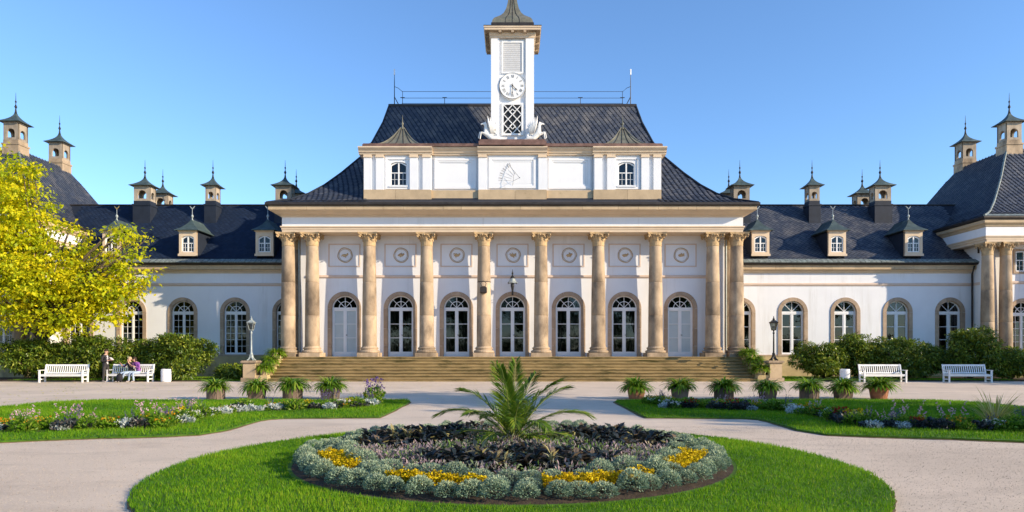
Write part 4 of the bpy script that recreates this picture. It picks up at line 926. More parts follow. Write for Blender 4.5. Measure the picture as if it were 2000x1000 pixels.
# ================================================================== BENCHES AND BINS
def make_bench():
    T = thing('garden_bench', '', 'bench'); w2 = 1.15
    for k in range(6): m = MB(); y = -.50+k*.085; m.box(-w2+.06, w2-.06, y, y+.06, .41, .44); ob('seat_slat', m, m_bench, T)
    m = MB(); m.box(-w2+.07, w2-.07, -.48, -.44, .33, .41); ob('seat_rail', m, m_bench, T)
    for s in (-1, 1):
        x = s*(w2-.035)
        m = MB(); m.box(x-.035, x+.035, -.51, -.44, 0, .64); ob('leg', m, m_bench, T)
        m = MB(); m.T = Matrix.Shear('XZ', 4, (0, 0)); m.T = None; m.prism([(0,0)]*0 or [(x-.035,0),(x+.035,0),(x+.035,.44),(x-.035,.44)], -.03, .04); m.face([(x-.035,-.03,.44),(x+.035,-.03,.44),(x+.035,.09,.95),(x-.035,.09,.95)]); m.face([(x-.035,.04,.44),(x+.035,.04,.44),(x+.035,.15,.97),(x-.035,.15,.97)]); m.face([(x-.035,.09,.95),(x+.035,.09,.95),(x+.035,.15,.97),(x-.035,.15,.97)])
        for q in (-.035, .035): m.face([(x+q,-.03,.44),(x+q,.04,.44),(x+q,.15,.97),(x+q,.09,.95)])
        ob('leg', m, m_bench, T)
        m = MB(); m.box(x-.045, x+.045, -.54, .05, .64, .67); ob('armrest', m, m_bench, T)
        m = MB(); m.box(x-.02, x+.02, -.44, -.03, .14, .20).box(x-.02, x+.02, -.44, -.03, .34, .41); ob('side_rail', m, m_bench, T)
    tl = R(13)
    TB = Matrix.Translation((0, .0, .44)) @ Matrix.Rotation(-tl, 4, 'X')
    m = MB(); m.T = TB; m.box(-w2+.07, w2-.07, -.005, .045, .44, .53); ob('top_rail', m, m_bench, T)
    m = MB(); m.T = TB; m.box(-w2+.07, w2-.07, -.005, .04, .03, .09); ob('lower_rail', m, m_bench, T)
    n = 19
    sm = MB(); sm.T = TB; sm.box(-.022, .022, .006, .028, .09, .44); sm = mesh('back_slat', sm, m_bench)
    for k in range(n): ob('back_slat', sm, parent=T, loc=(-w2+.14+(2*w2-.28)*k/(n-1), 0, 0))
    return T
B0 = make_bench(); spec = tree_of(B0)
blab = ['white slatted bench standing empty beneath the yellow tree', 'white slatted bench with two people seated on it', 'white slatted bench next to the pale bin beside the sunlit wing', 'white slatted bench nearest the corner pavilion columns']
for k, (x, y, rz) in enumerate(((-24.16,36.05,.05),(-20.82,36.5,-.03),(19.9,36.0,.0),(24.45,36.0,-.02))):
    if k == 0: B0.location = (x, y, 0); B0.rotation_euler = (0,0,rz); B0['label'] = blab[0]; B0['group'] = 'white garden benches'
    else: copy_tree(B0, (x, y, 0), rz, blab[k], group='white garden benches', spec=spec)
for s, lb in ((-1, 'white ribbed litter bin beside the bench with seated people'), (1, 'white ribbed litter bin behind the potted plants by an empty bench')):
    T = thing('litter_bin', lb, 'bin', (-18.92 if s < 0 else 18.15, 36.35, 0), 'white litter bins'); c = T.location
    m = MB(); m.lathe([(.22,.0),(.24,.03),(.245,.62),(.25,.64),(.25,.69),(.22,.70),(.21,.66)], 24, c, cap=False); m.lathe([(.21,.1),(.0,.1)], 24, c, cap=False); ob('body', m, m_white, T)
    for q in range(24):
        a = 2*PI*q/24; m = MB(); m.T = Matrix.Translation(c) @ Matrix.Rotation(a, 4, 'Z'); m.box(.238, .258, -.02, .02, .05, .62); ob('slat', m, m_white, T)

# ================================================================== CENTRAL FLOWER BED
def bed_z(x, y): d = math.hypot(x-BC[0], y-BC[1])/BR; return .04+.18*max(0, 1-d*d)
m = MB(); n = 72; rad = [1.0, .97, .85, .65, .4, .2]; rings = []
for q in rad:
    rings.append([m.pt((BC[0]+BR*q*(1.02 if q == 1 else 1)*math.cos(2*PI*k/n), BC[1]+BR*q*math.sin(2*PI*k/n), .035 if q == 1 else bed_z(BR*q, BC[1]))) for k in range(n)])
for a, b in zip(rings, rings[1:]):
    for k in range(n): m.f.append([a[k], a[(k+1) % n], b[(k+1) % n], b[k]])
m.f.append(rings[-1]); ground('flower_bed_soil', m, m_soil)
def protos(fn, k): return [fn(i) for i in range(k)]
def plant_mesh(parts):                               # parts: list of (part name, mesh)
    return parts
def put(name, label, cat, group, parts, loc, rz=0, sc=1):
    if len(parts) == 1:
        o = ob(name, parts[0][1], loc=loc); tag(o, label, cat, group)
    else:
        o = thing(name, label, cat, loc, group)
        for pn, me in parts:
            c = bpy.data.objects.new(pn, me); COL.objects.link(c); c.parent = o
            if pn != 'foliage': c['kind'] = 'stuff'
    o.rotation_euler = (0, 0, rz); o.scale = (sc,)*3 if not isinstance(sc, tuple) else sc
    return o
# silver cushions
def cushion(i):
    n = 1150; d = randdir(n); d[:, 2] = np.abs(d[:, 2])*1.1-.25; d = unit(d); r = .118+.03*RNG.random(n)
    C = d*r[:, None]*np.array([1, 1, .95]) + np.array([0, 0, .10]); D = d*.8+RNG.normal(size=(n, 3))*.5+np.array([0, 0, .35])
    L = RNG.uniform(.018, .040, n)
    return [('foliage', leaves('cushion', C, D, randdir(n), L, L*.36, m_silver, np.clip(.15+.55*d[:, 2]*RNG.random(n)+.4*RNG.random(n), 0, 1), .05))]  # leaves coloured paler towards the top, cream highlights put into the tone
CU = protos(cushion, 4)
YELLOW = [(R(195), R(222)), (R(-42), R(-15)), (R(238), R(264)), (R(277), R(306))]   # angular spans of yellow patches
def in_y(a): return any(lo-.02 < a-2*PI*j < hi+.02 for lo, hi in YELLOW for j in (-1, 0, 1))
def cush(x, y, s, row):
    a = math.degrees(math.atan2(y-BC[1], x-BC[0])) % 360
    sec = 'facing the steps' if 45 < a < 135 else ('towards the yellow tree' if 135 <= a < 215 else ('towards the feather grass' if a >= 325 or a <= 45 else ('away from steps, yellow tree half' if a < 270 else 'away from steps, feather grass half')))
    lb = 'silver-green cushion plant, ' + row + ' row of bed, ' + sec
    put('silver_cushion_plant', lb, 'plant', 'silver cushions, ' + row + ' row, ' + sec, random.choice(CU), (x, y, bed_z(x, y)-.02), random.uniform(0, 6), (s*random.uniform(.8,1.2), s*random.uniform(.8,1.2), s*random.uniform(.7, 1.12)))
for rr, cnt, skip, row in ((3.08, 62, False, 'outer'), (2.80, 58, True, 'middle'), (2.52, 51, False, 'inner')):
    for k in range(cnt):
        a = 2*PI*(k+random.uniform(-.2, .2))/cnt
        if math.sin(a) > .30 and rr < 2.7: continue
        if rr < 2.6 and math.sin(a) > -.35 and math.cos(a) > 0 and random.random() < .5: continue
        if skip and in_y(a): continue
        cush(BC[0]+(rr+random.uniform(-.04,.04))*math.cos(a), BC[1]+(rr+random.uniform(-.04,.04))*math.sin(a), random.uniform(.92, 1.12), row)
for k, (lo, hi) in enumerate(YELLOW):
    n = 3600; a = RNG.uniform(lo, hi, n); wdt = .36 if k < 2 else .20; rr = 2.82 + RNG.uniform(-wdt/2, wdt/2, n)*(1+.25*np.sin(a*19)) - (.08 if k < 2 else 0)
    x = BC[0]+rr*np.cos(a); y = BC[1]+rr*np.sin(a); z = np.array([bed_z(p, q) for p, q in zip(x, y)])+.07+RNG.random(n)*.10+.03*np.sin(x*23)*np.sin(y*19)
    D = RNG.normal(size=(n, 3))*.8+np.array([0, 0, .7]); L = RNG.uniform(.02, .04, n)
    o = ob('yellow_flower_mat', leaves('yellow_flower_mat', np.column_stack([x, y, z]), D, randdir(n), L, L*.8, m_yflower))
    tag(o, ['low golden flower patch among silver cushions on the yellow tree side of bed', 'low golden flower patch among silver cushions on the feather grass side of bed', 'long golden flower strip by the front cushions, yellow tree half', 'long golden flower strip by the front cushions, feather grass half'][k], 'flowers', 'golden flower patches')
# dark broad-leaved plants
def darkplant(i):
    C = []; D = []; N_ = []; L = []; V = []
    for k in range(19):
        a = random.uniform(0, 2*PI); e = random.uniform(.05, .95); z = random.uniform(.02, .15)
        d = np.array([math.cos(a)*math.cos(e), math.sin(a)*math.cos(e), math.sin(e)]); C.append([.02*math.cos(a), .02*math.sin(a), z]); D.append(d)
        N_.append(np.array([-math.cos(a)*math.sin(e), -math.sin(a)*math.sin(e), math.cos(e)])); L.append(random.uniform(.13, .23)); V.append(random.uniform(0, .6) if random.random() < .8 else random.uniform(.7, 1))
    L = np.array(L); return [('foliage', leaves('dark_foliage', C, D, N_, L, L*.34, m_dark, np.array(V), .25))]
DK = protos(darkplant, 6)
def paleplant(i):
    C = []; D = []; N_ = []; L = []
    for k in range(14):
        a = random.uniform(0, 2*PI); e = random.uniform(.3, 1.3); C.append([0, 0, random.uniform(.06, .2)]); D.append([math.cos(a)*math.cos(e), math.sin(a)*math.cos(e), math.sin(e)]); N_.append([-math.cos(a)*math.sin(e), -math.sin(a)*math.sin(e), math.cos(e)]); L.append(random.uniform(.15, .25))
    L = np.array(L); return [('foliage', leaves('pale_foliage', C, D, N_, L, L*.2, m_dark, RNG.uniform(.8, 1, 14), .2))]
PL = protos(paleplant, 3)
zones = [((-1.68, 10.95), (1.08, .98), 112, 'on the mound towards the yellow tree'), ((1.72, 10.95), (1.10, 1.0), 118, 'on the mound towards the feather grass'), ((.0, 8.95), (1.35, .60), 110, 'at the front of the bed'), ((-.75, 12.4), (.45, .4), 12, 'behind the palm')]
for (cx, cy), (rx, ry), n, dsc in zones:
    for k in range(n):
        a = random.uniform(0, 2*PI); q = math.sqrt(random.random()); x, y = cx+rx*q*math.cos(a), cy+ry*q*math.sin(a)
        put('dark_leaved_plant', 'dark purple-green broad-leaved bedding plant ' + dsc, 'plant', 'dark bedding plants ' + dsc, random.choice(DK), (x, y, bed_z(x, y)-.02+(.07*(1-q*q) if cy > 10.6 else 0)), random.uniform(0, 6), random.uniform(.7, 1.15))
for k, (x, y) in enumerate(((-.42,8.75),(-.2,8.62),(-.1,8.5),(-1.9,10.6),(-1.65,10.55),(-1.45,10.75),(.5,8.55))):
    put('pale_leaved_plant', 'yellow-green narrow-leaved plant standing out among dark bedding leaves', 'plant', 'pale plants among dark bedding', PL[k % 3], (x, y, bed_z(x, y)), random.uniform(0, 6), random.uniform(.9, 1.2))
# mixed purple ground planting
n = 16000; a = RNG.random(n)*2*PI; rr = 2.42*np.sqrt(RNG.random(n)); x = BC[0]+rr*np.cos(a); y = BC[1]+rr*np.sin(a)
keep = np.ones(n, bool)
for (cx, cy), (rx, ry), _, _ in zones: keep &= ((x-cx)/(rx*.92))**2+((y-cy)/(ry*.92))**2 > 1
x, y, rr = x[keep], y[keep], rr[keep]; n = len(x)
z = .04+.18*np.maximum(0, 1-(rr/BR)**2) + .01+.12*RNG.random(n)**.7+.03*np.sin(x*5)*np.sin(y*6); D = RNG.normal(size=(n, 3))*.55+np.array([0, 0, .9]); L = RNG.uniform(.04, .10, n)
patch = .5+.3*np.sin(x*3.1+1)*np.sin(y*2.7)+.2*np.sin(x*7+y*5)
tag(ob('mixed_bedding', leaves('mixed_bedding', np.column_stack([x, y, z]), D, randdir(n), L, L*.26, m_purplemix, np.clip(patch*.5+.62*RNG.random(n)-.08, 0, 1))), 'low mixed purple, pink and green planting filling the bed', 'flowers', kind='stuff')
# the palm
PM = thing('palm', 'small feathery date palm rising from the middle of the flower bed', 'palm', (0, 10.75, .24))
def frond(a, e, l, droop):
    d = np.array([math.cos(a), math.sin(a), 0.]); side = np.array([-d[1], d[0], 0.]); up = np.array([0, 0, 1.])
    p = np.array([0, 10.75, .28]) + d*.04; ang = e; pts = []; K = 16
    for k in range(K+1): pts.append(p.copy()); p = p+(d*math.cos(ang)+up*math.sin(ang))*l/K; ang -= droop/K*(0.4+1.2*k/K)
    r_ = MB(); r_.tube(pts, [.016*(1-.85*k/K)+.002 for k in range(K+1)], 5); fo = ob('frond', r_, m_palmstem, PM)
    C = []; D = []; N_ = []; L = []
    for j in range(58):
        t = .16+.84*j/57; k = min(K-1, int(t*K)); u = t*K-k; c = pts[k]*(1-u)+pts[k+1]*u; tg = unit((pts[k+1]-pts[k])[None])[0]; nn = np.cross(side, tg)
        for s in (-1, 1):
            C.append(c); dd = tg*(.75+.5*t)+side*s*(1.0-.45*t)+nn*.28*random.uniform(-.4, 1.4); D.append(dd); N_.append(nn+side*s*.5); L.append(l*(.10+.21*math.sin(PI*min(1, t*.8+.14)))*random.uniform(.85, 1.1))
    L = np.array(L); ob('leaflet_blades', leaves('leaflet_blades', C, D, N_, L, .022, m_palm, np.clip(RNG.random(len(L))*.6+.25*random.random()+.1, 0, 1), .12), parent=fo)
m_palmstem = M('palm_stem', (.16,.20,.04), .6, .2, 9)
for a, e, l, dr in ((0.05,.75,1.35,.9),(3.0,.80,1.35,1.0),(.35,1.0,1.3,.6),(2.75,1.05,1.25,.7),(.9,1.25,1.25,.5),(2.1,1.32,1.35,.4),(-.3,.35,1.2,.8),(3.5,.42,1.2,.95),(-.9,.35,1.0,.9),(4.1,.45,1.05,1.0),(4.7,1.0,1.0,1.3),(-1.3,1.15,1.1,.9),(5.3,.75,1.15,1.0),(3.9,.9,1.15,.9),(1.5,1.45,1.3,.3),(4.4,1.4,1.25,.35),(5.9,1.2,1.25,.6),(.05,.2,1.1,.5),(3.2,.15,1.15,.5),(1.2,.8,1.1,.8),(2.0,.7,1.1,.9)):
    frond(a+random.uniform(-.1,.1), e, l*.98, dr*1.35)
m = MB(); m.lathe([(.08,.18),(.10,.26),(.08,.34),(.03,.40)], 10, (0, 10.75, 0)); ob('trunk', m, m_bark, PM)

# ================================================================== FLOWER BORDERS
def tuft(n, r, h, L, w, mat, v=None, up=.8, asp=.35):
    a = RNG.random(n)*2*PI; q = r*np.sqrt(RNG.random(n)); C = np.column_stack([q*np.cos(a), q*np.sin(a), h*RNG.random(n)**.8*(1-.5*(q/r)**2)])
    D = np.column_stack([np.cos(a), np.sin(a), np.zeros(n)])*.6+RNG.normal(size=(n, 3))*.4+np.array([0, 0, up]); l = L*RNG.uniform(.7, 1.3, n)
    return leaves('foliage', C, D, randdir(n), l, l*asp, mat, v)
def blooms(n, r, h0, h1, s, mat):
    a = RNG.random(n)*2*PI; q = r*np.sqrt(RNG.random(n)); P0 = np.column_stack([q*np.cos(a), q*np.sin(a), h0+(h1-h0)*RNG.random(n)])
    C = np.repeat(P0, 4, 0); D = RNG.normal(size=(4*n, 3))+np.array([0, 0, .4]); return leaves('flowers', C, D, randdir(4*n), s*RNG.uniform(.7, 1.2, 4*n), s*.8, mat)
def stems(n, r, h0, h1, w, mat, spread=.25):
    P_ = []
    for _ in range(n):
        a = random.uniform(0, 2*PI); q = r*random.random(); h = random.uniform(h0, h1); b = np.array([q*math.cos(a), q*math.sin(a), 0]); d = np.array([math.cos(a)*spread, math.sin(a)*spread, 1])
        P_.append(([b, b+d*h*.6, b+d*h+np.array([0, 0, -.1*spread])], [w, w, w*.5], np.array([math.cos(a+1.5), math.sin(a+1.5), 0])))
    return P_
def spikes(n, r, h0, h1, mat):
    st = stems(n, r, h0, h1, .006, mat, .12); C = []; D = []
    for pts, _, _ in st:
        for j in range(16): t = random.random(); C.append(pts[1]+(pts[2]-pts[1])*t); D.append(np.array([random.gauss(0, 1), random.gauss(0, 1), .5]))
    return straps('stems', st, m_strap), leaves('flowers', C, D, randdir(len(C)), .04, .025, mat)
def pr_dust(i): return [('foliage', tuft(260, .22, .20, .11, 0, m_dust, asp=.4))]
def pr_green(i): return [('foliage', tuft(300, .24, .30, .11, 0, m_strap, asp=.35))]
def pr_darkf(i): return [('foliage', tuft(240, .22, .24, .10, 0, m_dark, RNG.random(240)*.6, asp=.5))]
def pr_orange(i): return [('foliage', tuft(240, .22, .22, .09, 0, m_strap, asp=.4)), ('flowers', blooms(16, .22, .18, .30, .035, m_oflower))]
def pr_yellow(i): return [('foliage', tuft(260, .22, .26, .10, 0, m_bright, asp=.35)), ('flowers', blooms(18, .2, .22, .36, .045, m_yflower))]
def pr_white(i): return [('foliage', tuft(220, .2, .2, .08, 0, m_strap, asp=.4)), ('flowers', blooms(34, .22, .15, .27, .04, m_wflower))]
def pr_red(i): return [('foliage', tuft(200, .2, .24, .1, 0, m_dark, RNG.random(200)*.5, asp=.5)), ('flowers', blooms(16, .2, .22, .34, .055, m_rflower))]
def pr_salvia(i): s_, f_ = spikes(9, .16, .45, .75, m_pflower); return [('foliage', tuft(200, .2, .26, .1, 0, m_strap, asp=.35)), ('stems', s_), ('flowers', f_)]
def pr_gaura(i):
    st = stems(16, .2, .45, .85, .004, None, .35); C = []; D = []
    for pts, _, _ in st:
        for j in range(5): t = random.uniform(.2, 1); C.append(pts[1]+(pts[2]-pts[1])*t); D.append(np.array([random.gauss(0, 1), random.gauss(0, 1), .6]))
    C = np.repeat(np.array(C), 2, 0); D = np.repeat(np.array(D), 2, 0)+RNG.normal(size=(len(C), 3)); return [('foliage', tuft(140, .2, .4, .1, 0, m_strap, asp=.2)), ('stems', straps('stems', st, m_strap)), ('flowers', leaves('flowers', C, D, randdir(len(C)), .05, .04, m_kflower))]
KINDS = {'dust': (pr_dust, 'silver_foliage_plant', 'frosty silver-white felted foliage plant'), 'green': (pr_green, 'green_border_plant', 'plain green leafy mound'), 'darkf': (pr_darkf, 'dark_border_plant', 'dark bronze-leaved mound'), 'orange': (pr_orange, 'orange_flower_plant', 'plant with small orange flowers'), 'yellow': (pr_yellow, 'yellow_flower_plant', 'lime-green plant with yellow flowers'), 'white': (pr_white, 'white_flower_plant', 'plant with small white flowers'), 'red': (pr_red, 'red_flower_plant', 'dark plant with red flowers'), 'salvia': (pr_salvia, 'purple_spike_plant', 'plant with upright purple flower spikes'), 'gaura': (pr_gaura, 'pink_flower_plant', 'airy tall plant with pale pink flowers')}
PRO = {k: protos(v[0], 3) for k, v in KINDS.items()}
PATH_L = [(-12.3,13.3),(-10.64,13.9),(-9.43,14.1),(-7.7,14.5),(-7.75,15.6),(-7.86,17.0),(-7.4,18.5),(-5.93,18.9),(-4.57,19.4),(-4.30,21.0)]
PATH_R = [(-x, y) for x, y in PATH_L]
def along(path, t):
    ls = [math.dist(a, b) for a, b in zip(path, path[1:])]; d = t*sum(ls)
    for (a, b), l in zip(zip(path, path[1:]), ls):
        if d <= l: return a[0]+(b[0]-a[0])*d/l, a[1]+(b[1]-a[1])*d/l
        d -= l
    return path[-1]
for path, side, cnt in ((PATH_L, 'in the border near the yellow tree', 118), (PATH_R, 'in the border with the feather grass', 128)):
    for k in range(cnt):
        t = (k+random.random())/cnt; x, y = along(path, t); back = random.random()
        if back < .55: kd = random.choice(['dust','white','green','darkf','orange','green','red' if side.endswith('feather grass') else 'dust','darkf'])
        else: kd = random.choice(['green','salvia','yellow','orange','gaura','green' if side.endswith('feather grass') else 'salvia','green'])
        off = random.uniform(-.35, 0) if back < .55 else random.uniform(0, .5)
        sx = math.copysign(1, x); x += sx*off*.55*(1 if 14.6 < y < 18 else .3) + random.gauss(0, .08); y += off*(.35 if 14.6 < y < 18 else .8)
        fn, nm, lb = KINDS[kd]
        put(nm, lb + ' ' + side, 'plant' if kd in ('dust', 'green', 'darkf') else 'flowers', 'set of: ' + lb + ' ' + side, random.choice(PRO[kd]), (x, y, .03), random.uniform(0, 6), random.uniform(.6, 1.0)*(.85 if kd in ('salvia', 'gaura') else 1))
for s, path in ((-1, PATH_L), (1, PATH_R)):
    m = MB()
    pts = [along(path, t) for t in np.linspace(0, 1, 40)]
    a = [(p[0]-.05*s, p[1]-.42) if not 14.6 < p[1] < 18 else (p[0]-.4*s, p[1]-.1) for p in pts]; b = [(p[0]+.05*s, p[1]+.5) if not 14.6 < p[1] < 18 else (p[0]+.45*s, p[1]+.1) for p in pts]
    for k in range(39): m.face([(*a[k], .046), (*a[k+1], .046), (*b[k+1], .05), (*b[k], .05)])
    ground('border_soil', m, m_soil)
fg = arching(170, .5, .95, .006, (.9, 1.45), .12, 5, .9); fl = [f for f in arching(26, .75, 1.05, .012, (1.1, 1.5), .1, 5, .5)]
put('feather_grass', 'tall pale yellow feather grass clump with plumes in the lawn border', 'grass', None, [('blades', straps('blades', fg, m_feather)), ('plumes', straps('plumes', fl, m_feather))], (10.35, 14.3, .03), 0, .95)
put('tall_border_plant', 'tall dark purple-flowered clump at the lawn border end near the steps', 'flowers', None, [('foliage', tuft(420, .3, .55, .13, 0, m_strap)), ('stems', straps('stems', stems(22, .25, .5, .85, .005, None, .3), m_dark)), ('flowers', blooms(60, .32, .45, .85, .05, m_pflower))], (-4.35, 20.9, .03))

# ================================================================== POTTED PLANTS
def make_pot(i):
    lp = [(arching(360, .32, .62, .017, (.45, 1.55), .16, 7, 1.9, .32)), (arching(380, .30, .58, .018, (.3, 1.55), .17, 7, 1.8, .31)), (arching(340, .34, .66, .017, (.5, 1.55), .15, 7, 2.2, .33))][i % 3]
    return straps('leaves', lp, m_strap)
PF = [make_pot(i) for i in range(5)]
def tub_mesh(kind):
    m = MB()
    if kind == 0: m.lathe([(.20,0),(.215,.02),(.26,.34),(.285,.35),(.285,.42),(.25,.425),(.24,.38)], 18, cap=False); m.lathe([(.24,.38),(0,.39)], 18, cap=False); return mesh('tub', m, m_terra)
    if kind == 1:
        m.ring(-.17,.17,-.17,.17,[(0,0),(.015,.02),(.05,.38),(.075,.385),(.075,.43),(.03,.43),(.02,.39)]); return mesh('tub', m, m_tub)
    for k in range(16):
        a = 2*PI*k/16; m.T = Matrix.Rotation(a, 4, 'Z'); m.prism([(-.045,0),(.045,0),(.056,.42),(-.056,.42)], -.275, -.245)
    m.T = None; m.lathe([(.24,.02),(.255,.38),(0,.39)], 16, cap=False); m.lathe([(.262,.10),(.275,.10),(.277,.13),(.264,.13)], 16, cap=False); m.lathe([(.272,.30),(.284,.30),(.286,.33),(.274,.33)], 16, cap=False); return mesh('tub', m, m_tub)
TUB = [tub_mesh(k) for k in range(3)]
plabel = {-10.43: 'potted strap-leaved plant farthest from the steps, before the small clipped shrub', -8.99: 'potted strap-leaved plant before the pale lamp pedestal', -7.73: 'potted strap-leaved plant before the shaded end of the steps, on lawn edge', -6.40: 'potted strap-leaved plant in the row nearest the tall purple clump', 4.35: 'strap-leaved plant in a wide terracotta pot at lawn corner', 5.88: 'strap-leaved plant in dark tub next to the terracotta pot', 7.43: 'strap-leaved plant in tub, third along from the terracotta pot', 8.97: 'large dense strap-leaved plant before the dark lamp pedestal', 10.43: 'strap-leaved plant behind the pink flowers of the border', 11.62: 'strap-leaved plant in tub in front of the white litter bin', 12.88: 'dark-leaved potted plant at the row end before a white bench'}
for k, (x, lb) in enumerate(plabel.items()):
    T = thing('potted_plant', lb, 'potted plant', (x, 23.4, 0), 'potted plants along the lawns'); T.rotation_euler = (0, 0, random.uniform(-.2, .2)+ (0.0)); T.scale = (random.uniform(1.08,1.24),)*3
    kind = 0 if abs(x-4.35) < .1 or abs(x-12.88) < .1 else (1 if k % 2 else 2)
    for pn, me, rz in (('tub', TUB[kind], 0), ('leaves', PF[k % 5], random.uniform(0, 6))):
        c = bpy.data.objects.new(pn, me); COL.objects.link(c); c.parent = T; c.rotation_euler = (0, 0, rz)
        if pn == 'tub': c.scale = (1, 1, .82)
# leafy pots stepping down beside the stairs
LV = [straps('leaves', arching(210, .32, .62, .022, (.2, 1.45), .16, 6, 1.9, .26), m_bright) for _ in range(3)]
pm = MB(); pm.lathe([(.15,0),(.16,.02),(.20,.27),(.22,.28),(.22,.32),(.19,.32),(.0,.29)], 16, cap=False); pm = mesh('pot', pm, m_block)
for s in (-1, 1):
    for k, (y, z) in enumerate(((36.78,.36),(37.1,.36),(37.55,.80),(37.95,.80),(38.45,1.22),(38.95,1.22))):
        wd_ = ('lowest pair', 'lowest pair', 'middle pair', 'middle pair', 'top pair', 'top pair')[k]
        T = thing('stair_plant', 'bright leafy plant spilling over the stair cheek, ' + wd_ + (', shaded wing side' if s < 0 else ', sunlit wing side'), 'potted plant', (s*13.72, y, z), 'leafy plants on the stair cheeks ' + wd_)
        T.scale = (1.12,)*3
        for pn, me in (('pot', pm), ('leaves', LV[(k+(s > 0)) % 3])):
            c = bpy.data.objects.new(pn, me); COL.objects.link(c); c.parent = T; c.rotation_euler = (0, 0, random.uniform(0, 6) if pn == 'leaves' else 0)

# ================================================================== SHRUBS
def shrub(label, x, y, rx, ry, rz, n=6500, seed=0, name='rhododendron', grp='rhododendron shrubs before the wings', lean=0):
    T = thing(name, label, 'shrub', (x, y, .04), grp); rr = random.Random(seed)
    lumps = []
    for k in range(13):
        a = rr.uniform(0, 2*PI); q = rr.uniform(.35, .85); h = rr.uniform(.25, .78) if k > 3 else rr.uniform(.6, .8)
        qq = q*(1-.35*(h > .65)); lumps.append(((x+rx*qq*math.cos(a)+lean*h, y+ry*qq*math.sin(a), rz*h), (rx*rr.uniform(.24,.38), ry*rr.uniform(.3,.44), rz*rr.uniform(.15,.24))))
    lumps.append(((x, y, rz*.46), (rx*.66, ry*.66, rz*.36)))
    me = foliage('crown', lumps, n, .17, m_rhodo, .10, 9, .78, .36); ob('crown', me, parent=T)
    for k in range(6):
        a = rr.uniform(0, 2*PI); m = MB(); e = lumps[k][0]
        m.tube([(x+.12*math.cos(a), y+.12*math.sin(a), 0), (x+.3*(e[0]-x)+.1, y+.3*(e[1]-y), e[2]*.35), (x+.7*(e[0]-x), y+.7*(e[1]-y), e[2]*.75), e], [.06,.05,.035,.015], 6); ob('stem', m, m_bark, T)
SH = [(-27.4,38.6,2.6,1.5,2.5,'rounded green shrub at the foot of the corner pavilion, under yellow branches'),(-24.6,38.3,2.2,1.4,2.75,'green shrub behind the empty bench beneath the yellow tree'),(-22.0,38.6,1.7,1.3,2.45,'green shrub behind the standing person'),(-19.0,38.1,2.35,1.4,2.75,'large domed green shrub behind the litter bin'),(-20.7,38.9,1.2,1.2,2.2,'low green shrub behind the seated people'),(-16.15,38.0,.85,.8,1.0,'small low clipped shrub between domed shrub and lamp pedestal'),
      (18.0,38.5,1.75,1.35,2.35,'dark green shrub nearest the sunlit lamp, behind the bin'),(20.0,38.8,1.8,1.4,2.75,'tall green shrub behind the bench beside the bin'),(22.0,38.6,1.55,1.3,2.55,'open-stemmed shrub with bare trunks between the two sunlit-side benches'),(24.1,39.1,1.6,1.35,2.45,'dark shrub just behind the bench nearest the pavilion'),(26.4,38.5,1.7,1.4,3.05,'tallest yellow-tipped shrub before the pavilion columns'),(28.6,38.3,1.6,1.3,1.9,'low dark shrub at the pavilion foot past the last bench')]
for k, (x, y, rx, ry, rz, lb) in enumerate(SH): shrub(lb, x, y, rx, ry, rz, int(4200*rx*rz*.55)+2200, k+3)

# ================================================================== TREES
def tree(name, label, base, trunk_r, lumps, n, leaf, mat, group=None, per=16, clump=.28, shell=.35, asp=.55, fork=3.0):
    T = thing(name, label, 'tree', base, group); bx, by, bz = base
    top = max(c[2] for c, r in lumps); m = MB(); m.tube([(bx, by, bz), (bx+.05, by, bz+fork*.5), (bx+.02, by+.08, bz+fork), (bx+.15, by+.1, top*.75)], [trunk_r*1.25, trunk_r, trunk_r*.8, trunk_r*.25], 10); ob('trunk', m, m_bark, T, smooth=True)
    for c, r in lumps:
        for _ in range(3):
            e = Vector(c) + Vector((random.uniform(-.6,.6)*r[0], random.uniform(-.6,.6)*r[1], random.uniform(-.4,.5)*r[2])); s = Vector((bx, by+.05, bz+fork*random.uniform(.7, 1.15))); mid = s.lerp(e, .5)+Vector((random.uniform(-.3,.3), random.uniform(-.3,.3), .35))
            m = MB(); m.tube([s, s.lerp(mid, .5)+Vector((0,0,.15)), mid, e], [trunk_r*.34, trunk_r*.26, trunk_r*.18, .02], 6); ob('limb', m, m_bark, T, smooth=True)
    ob('crown', foliage('crown', lumps, n, leaf, mat, clump, per, shell, asp), parent=T); return T
tree('yellow_tree', 'broad tree with yellow-green autumn leaves overhanging the shrubs and empty bench', (-27.6, 38.9, .04), .28,
     [((-28.2,38.2,9.6),(1.9,1.8,2.1)),((-29.6,38.6,11.3),(1.8,1.6,2.2)),((-28.9,38.0,7.2),(2.6,2.0,1.9)),((-26.4,37.8,5.6),(2.3,2.0,1.9)),((-29.3,37.8,4.6),(2.4,2.0,1.7)),((-24.2,38.0,5.3),(1.9,1.6,1.5)),((-24.9,38.2,7.2),(.95,.9,1.2)),((-22.4,38.0,5.2),(1.3,1.2,1.15)),((-21.1,38.0,6.0),(.45,.5,.5)),((-25.4,37.6,3.5),(1.9,1.5,.9)),((-22.9,38.0,3.9),(.9,.9,.7)),((-27.7,38.3,12.0),(.55,.6,.7)),((-24.5,38.2,8.35),(.3,.3,.35)),((-31.5,38.2,8),(2.2,2,3)),((-26.9,38.2,8.0),(.8,.9,.8))] + [((-27.6+a*math.cos(t), 38.0+random.uniform(-1, .6), 7.0+b*math.sin(t)), (random.uniform(.5,.95), random.uniform(.4,.7), random.uniform(.12,.26))) for t, a, b in [(t_, (5.6 if math.sin(t_) < .35 else 2.2)*random.uniform(.85,1.08), (3.9 if math.sin(t_) < 0 else 5.4)*random.uniform(.85,1.05)) for t_ in np.linspace(-.95, .42, 22)]],
     33000, .215, m_yellowleaf, per=24, clump=.27, shell=.15, asp=.62)
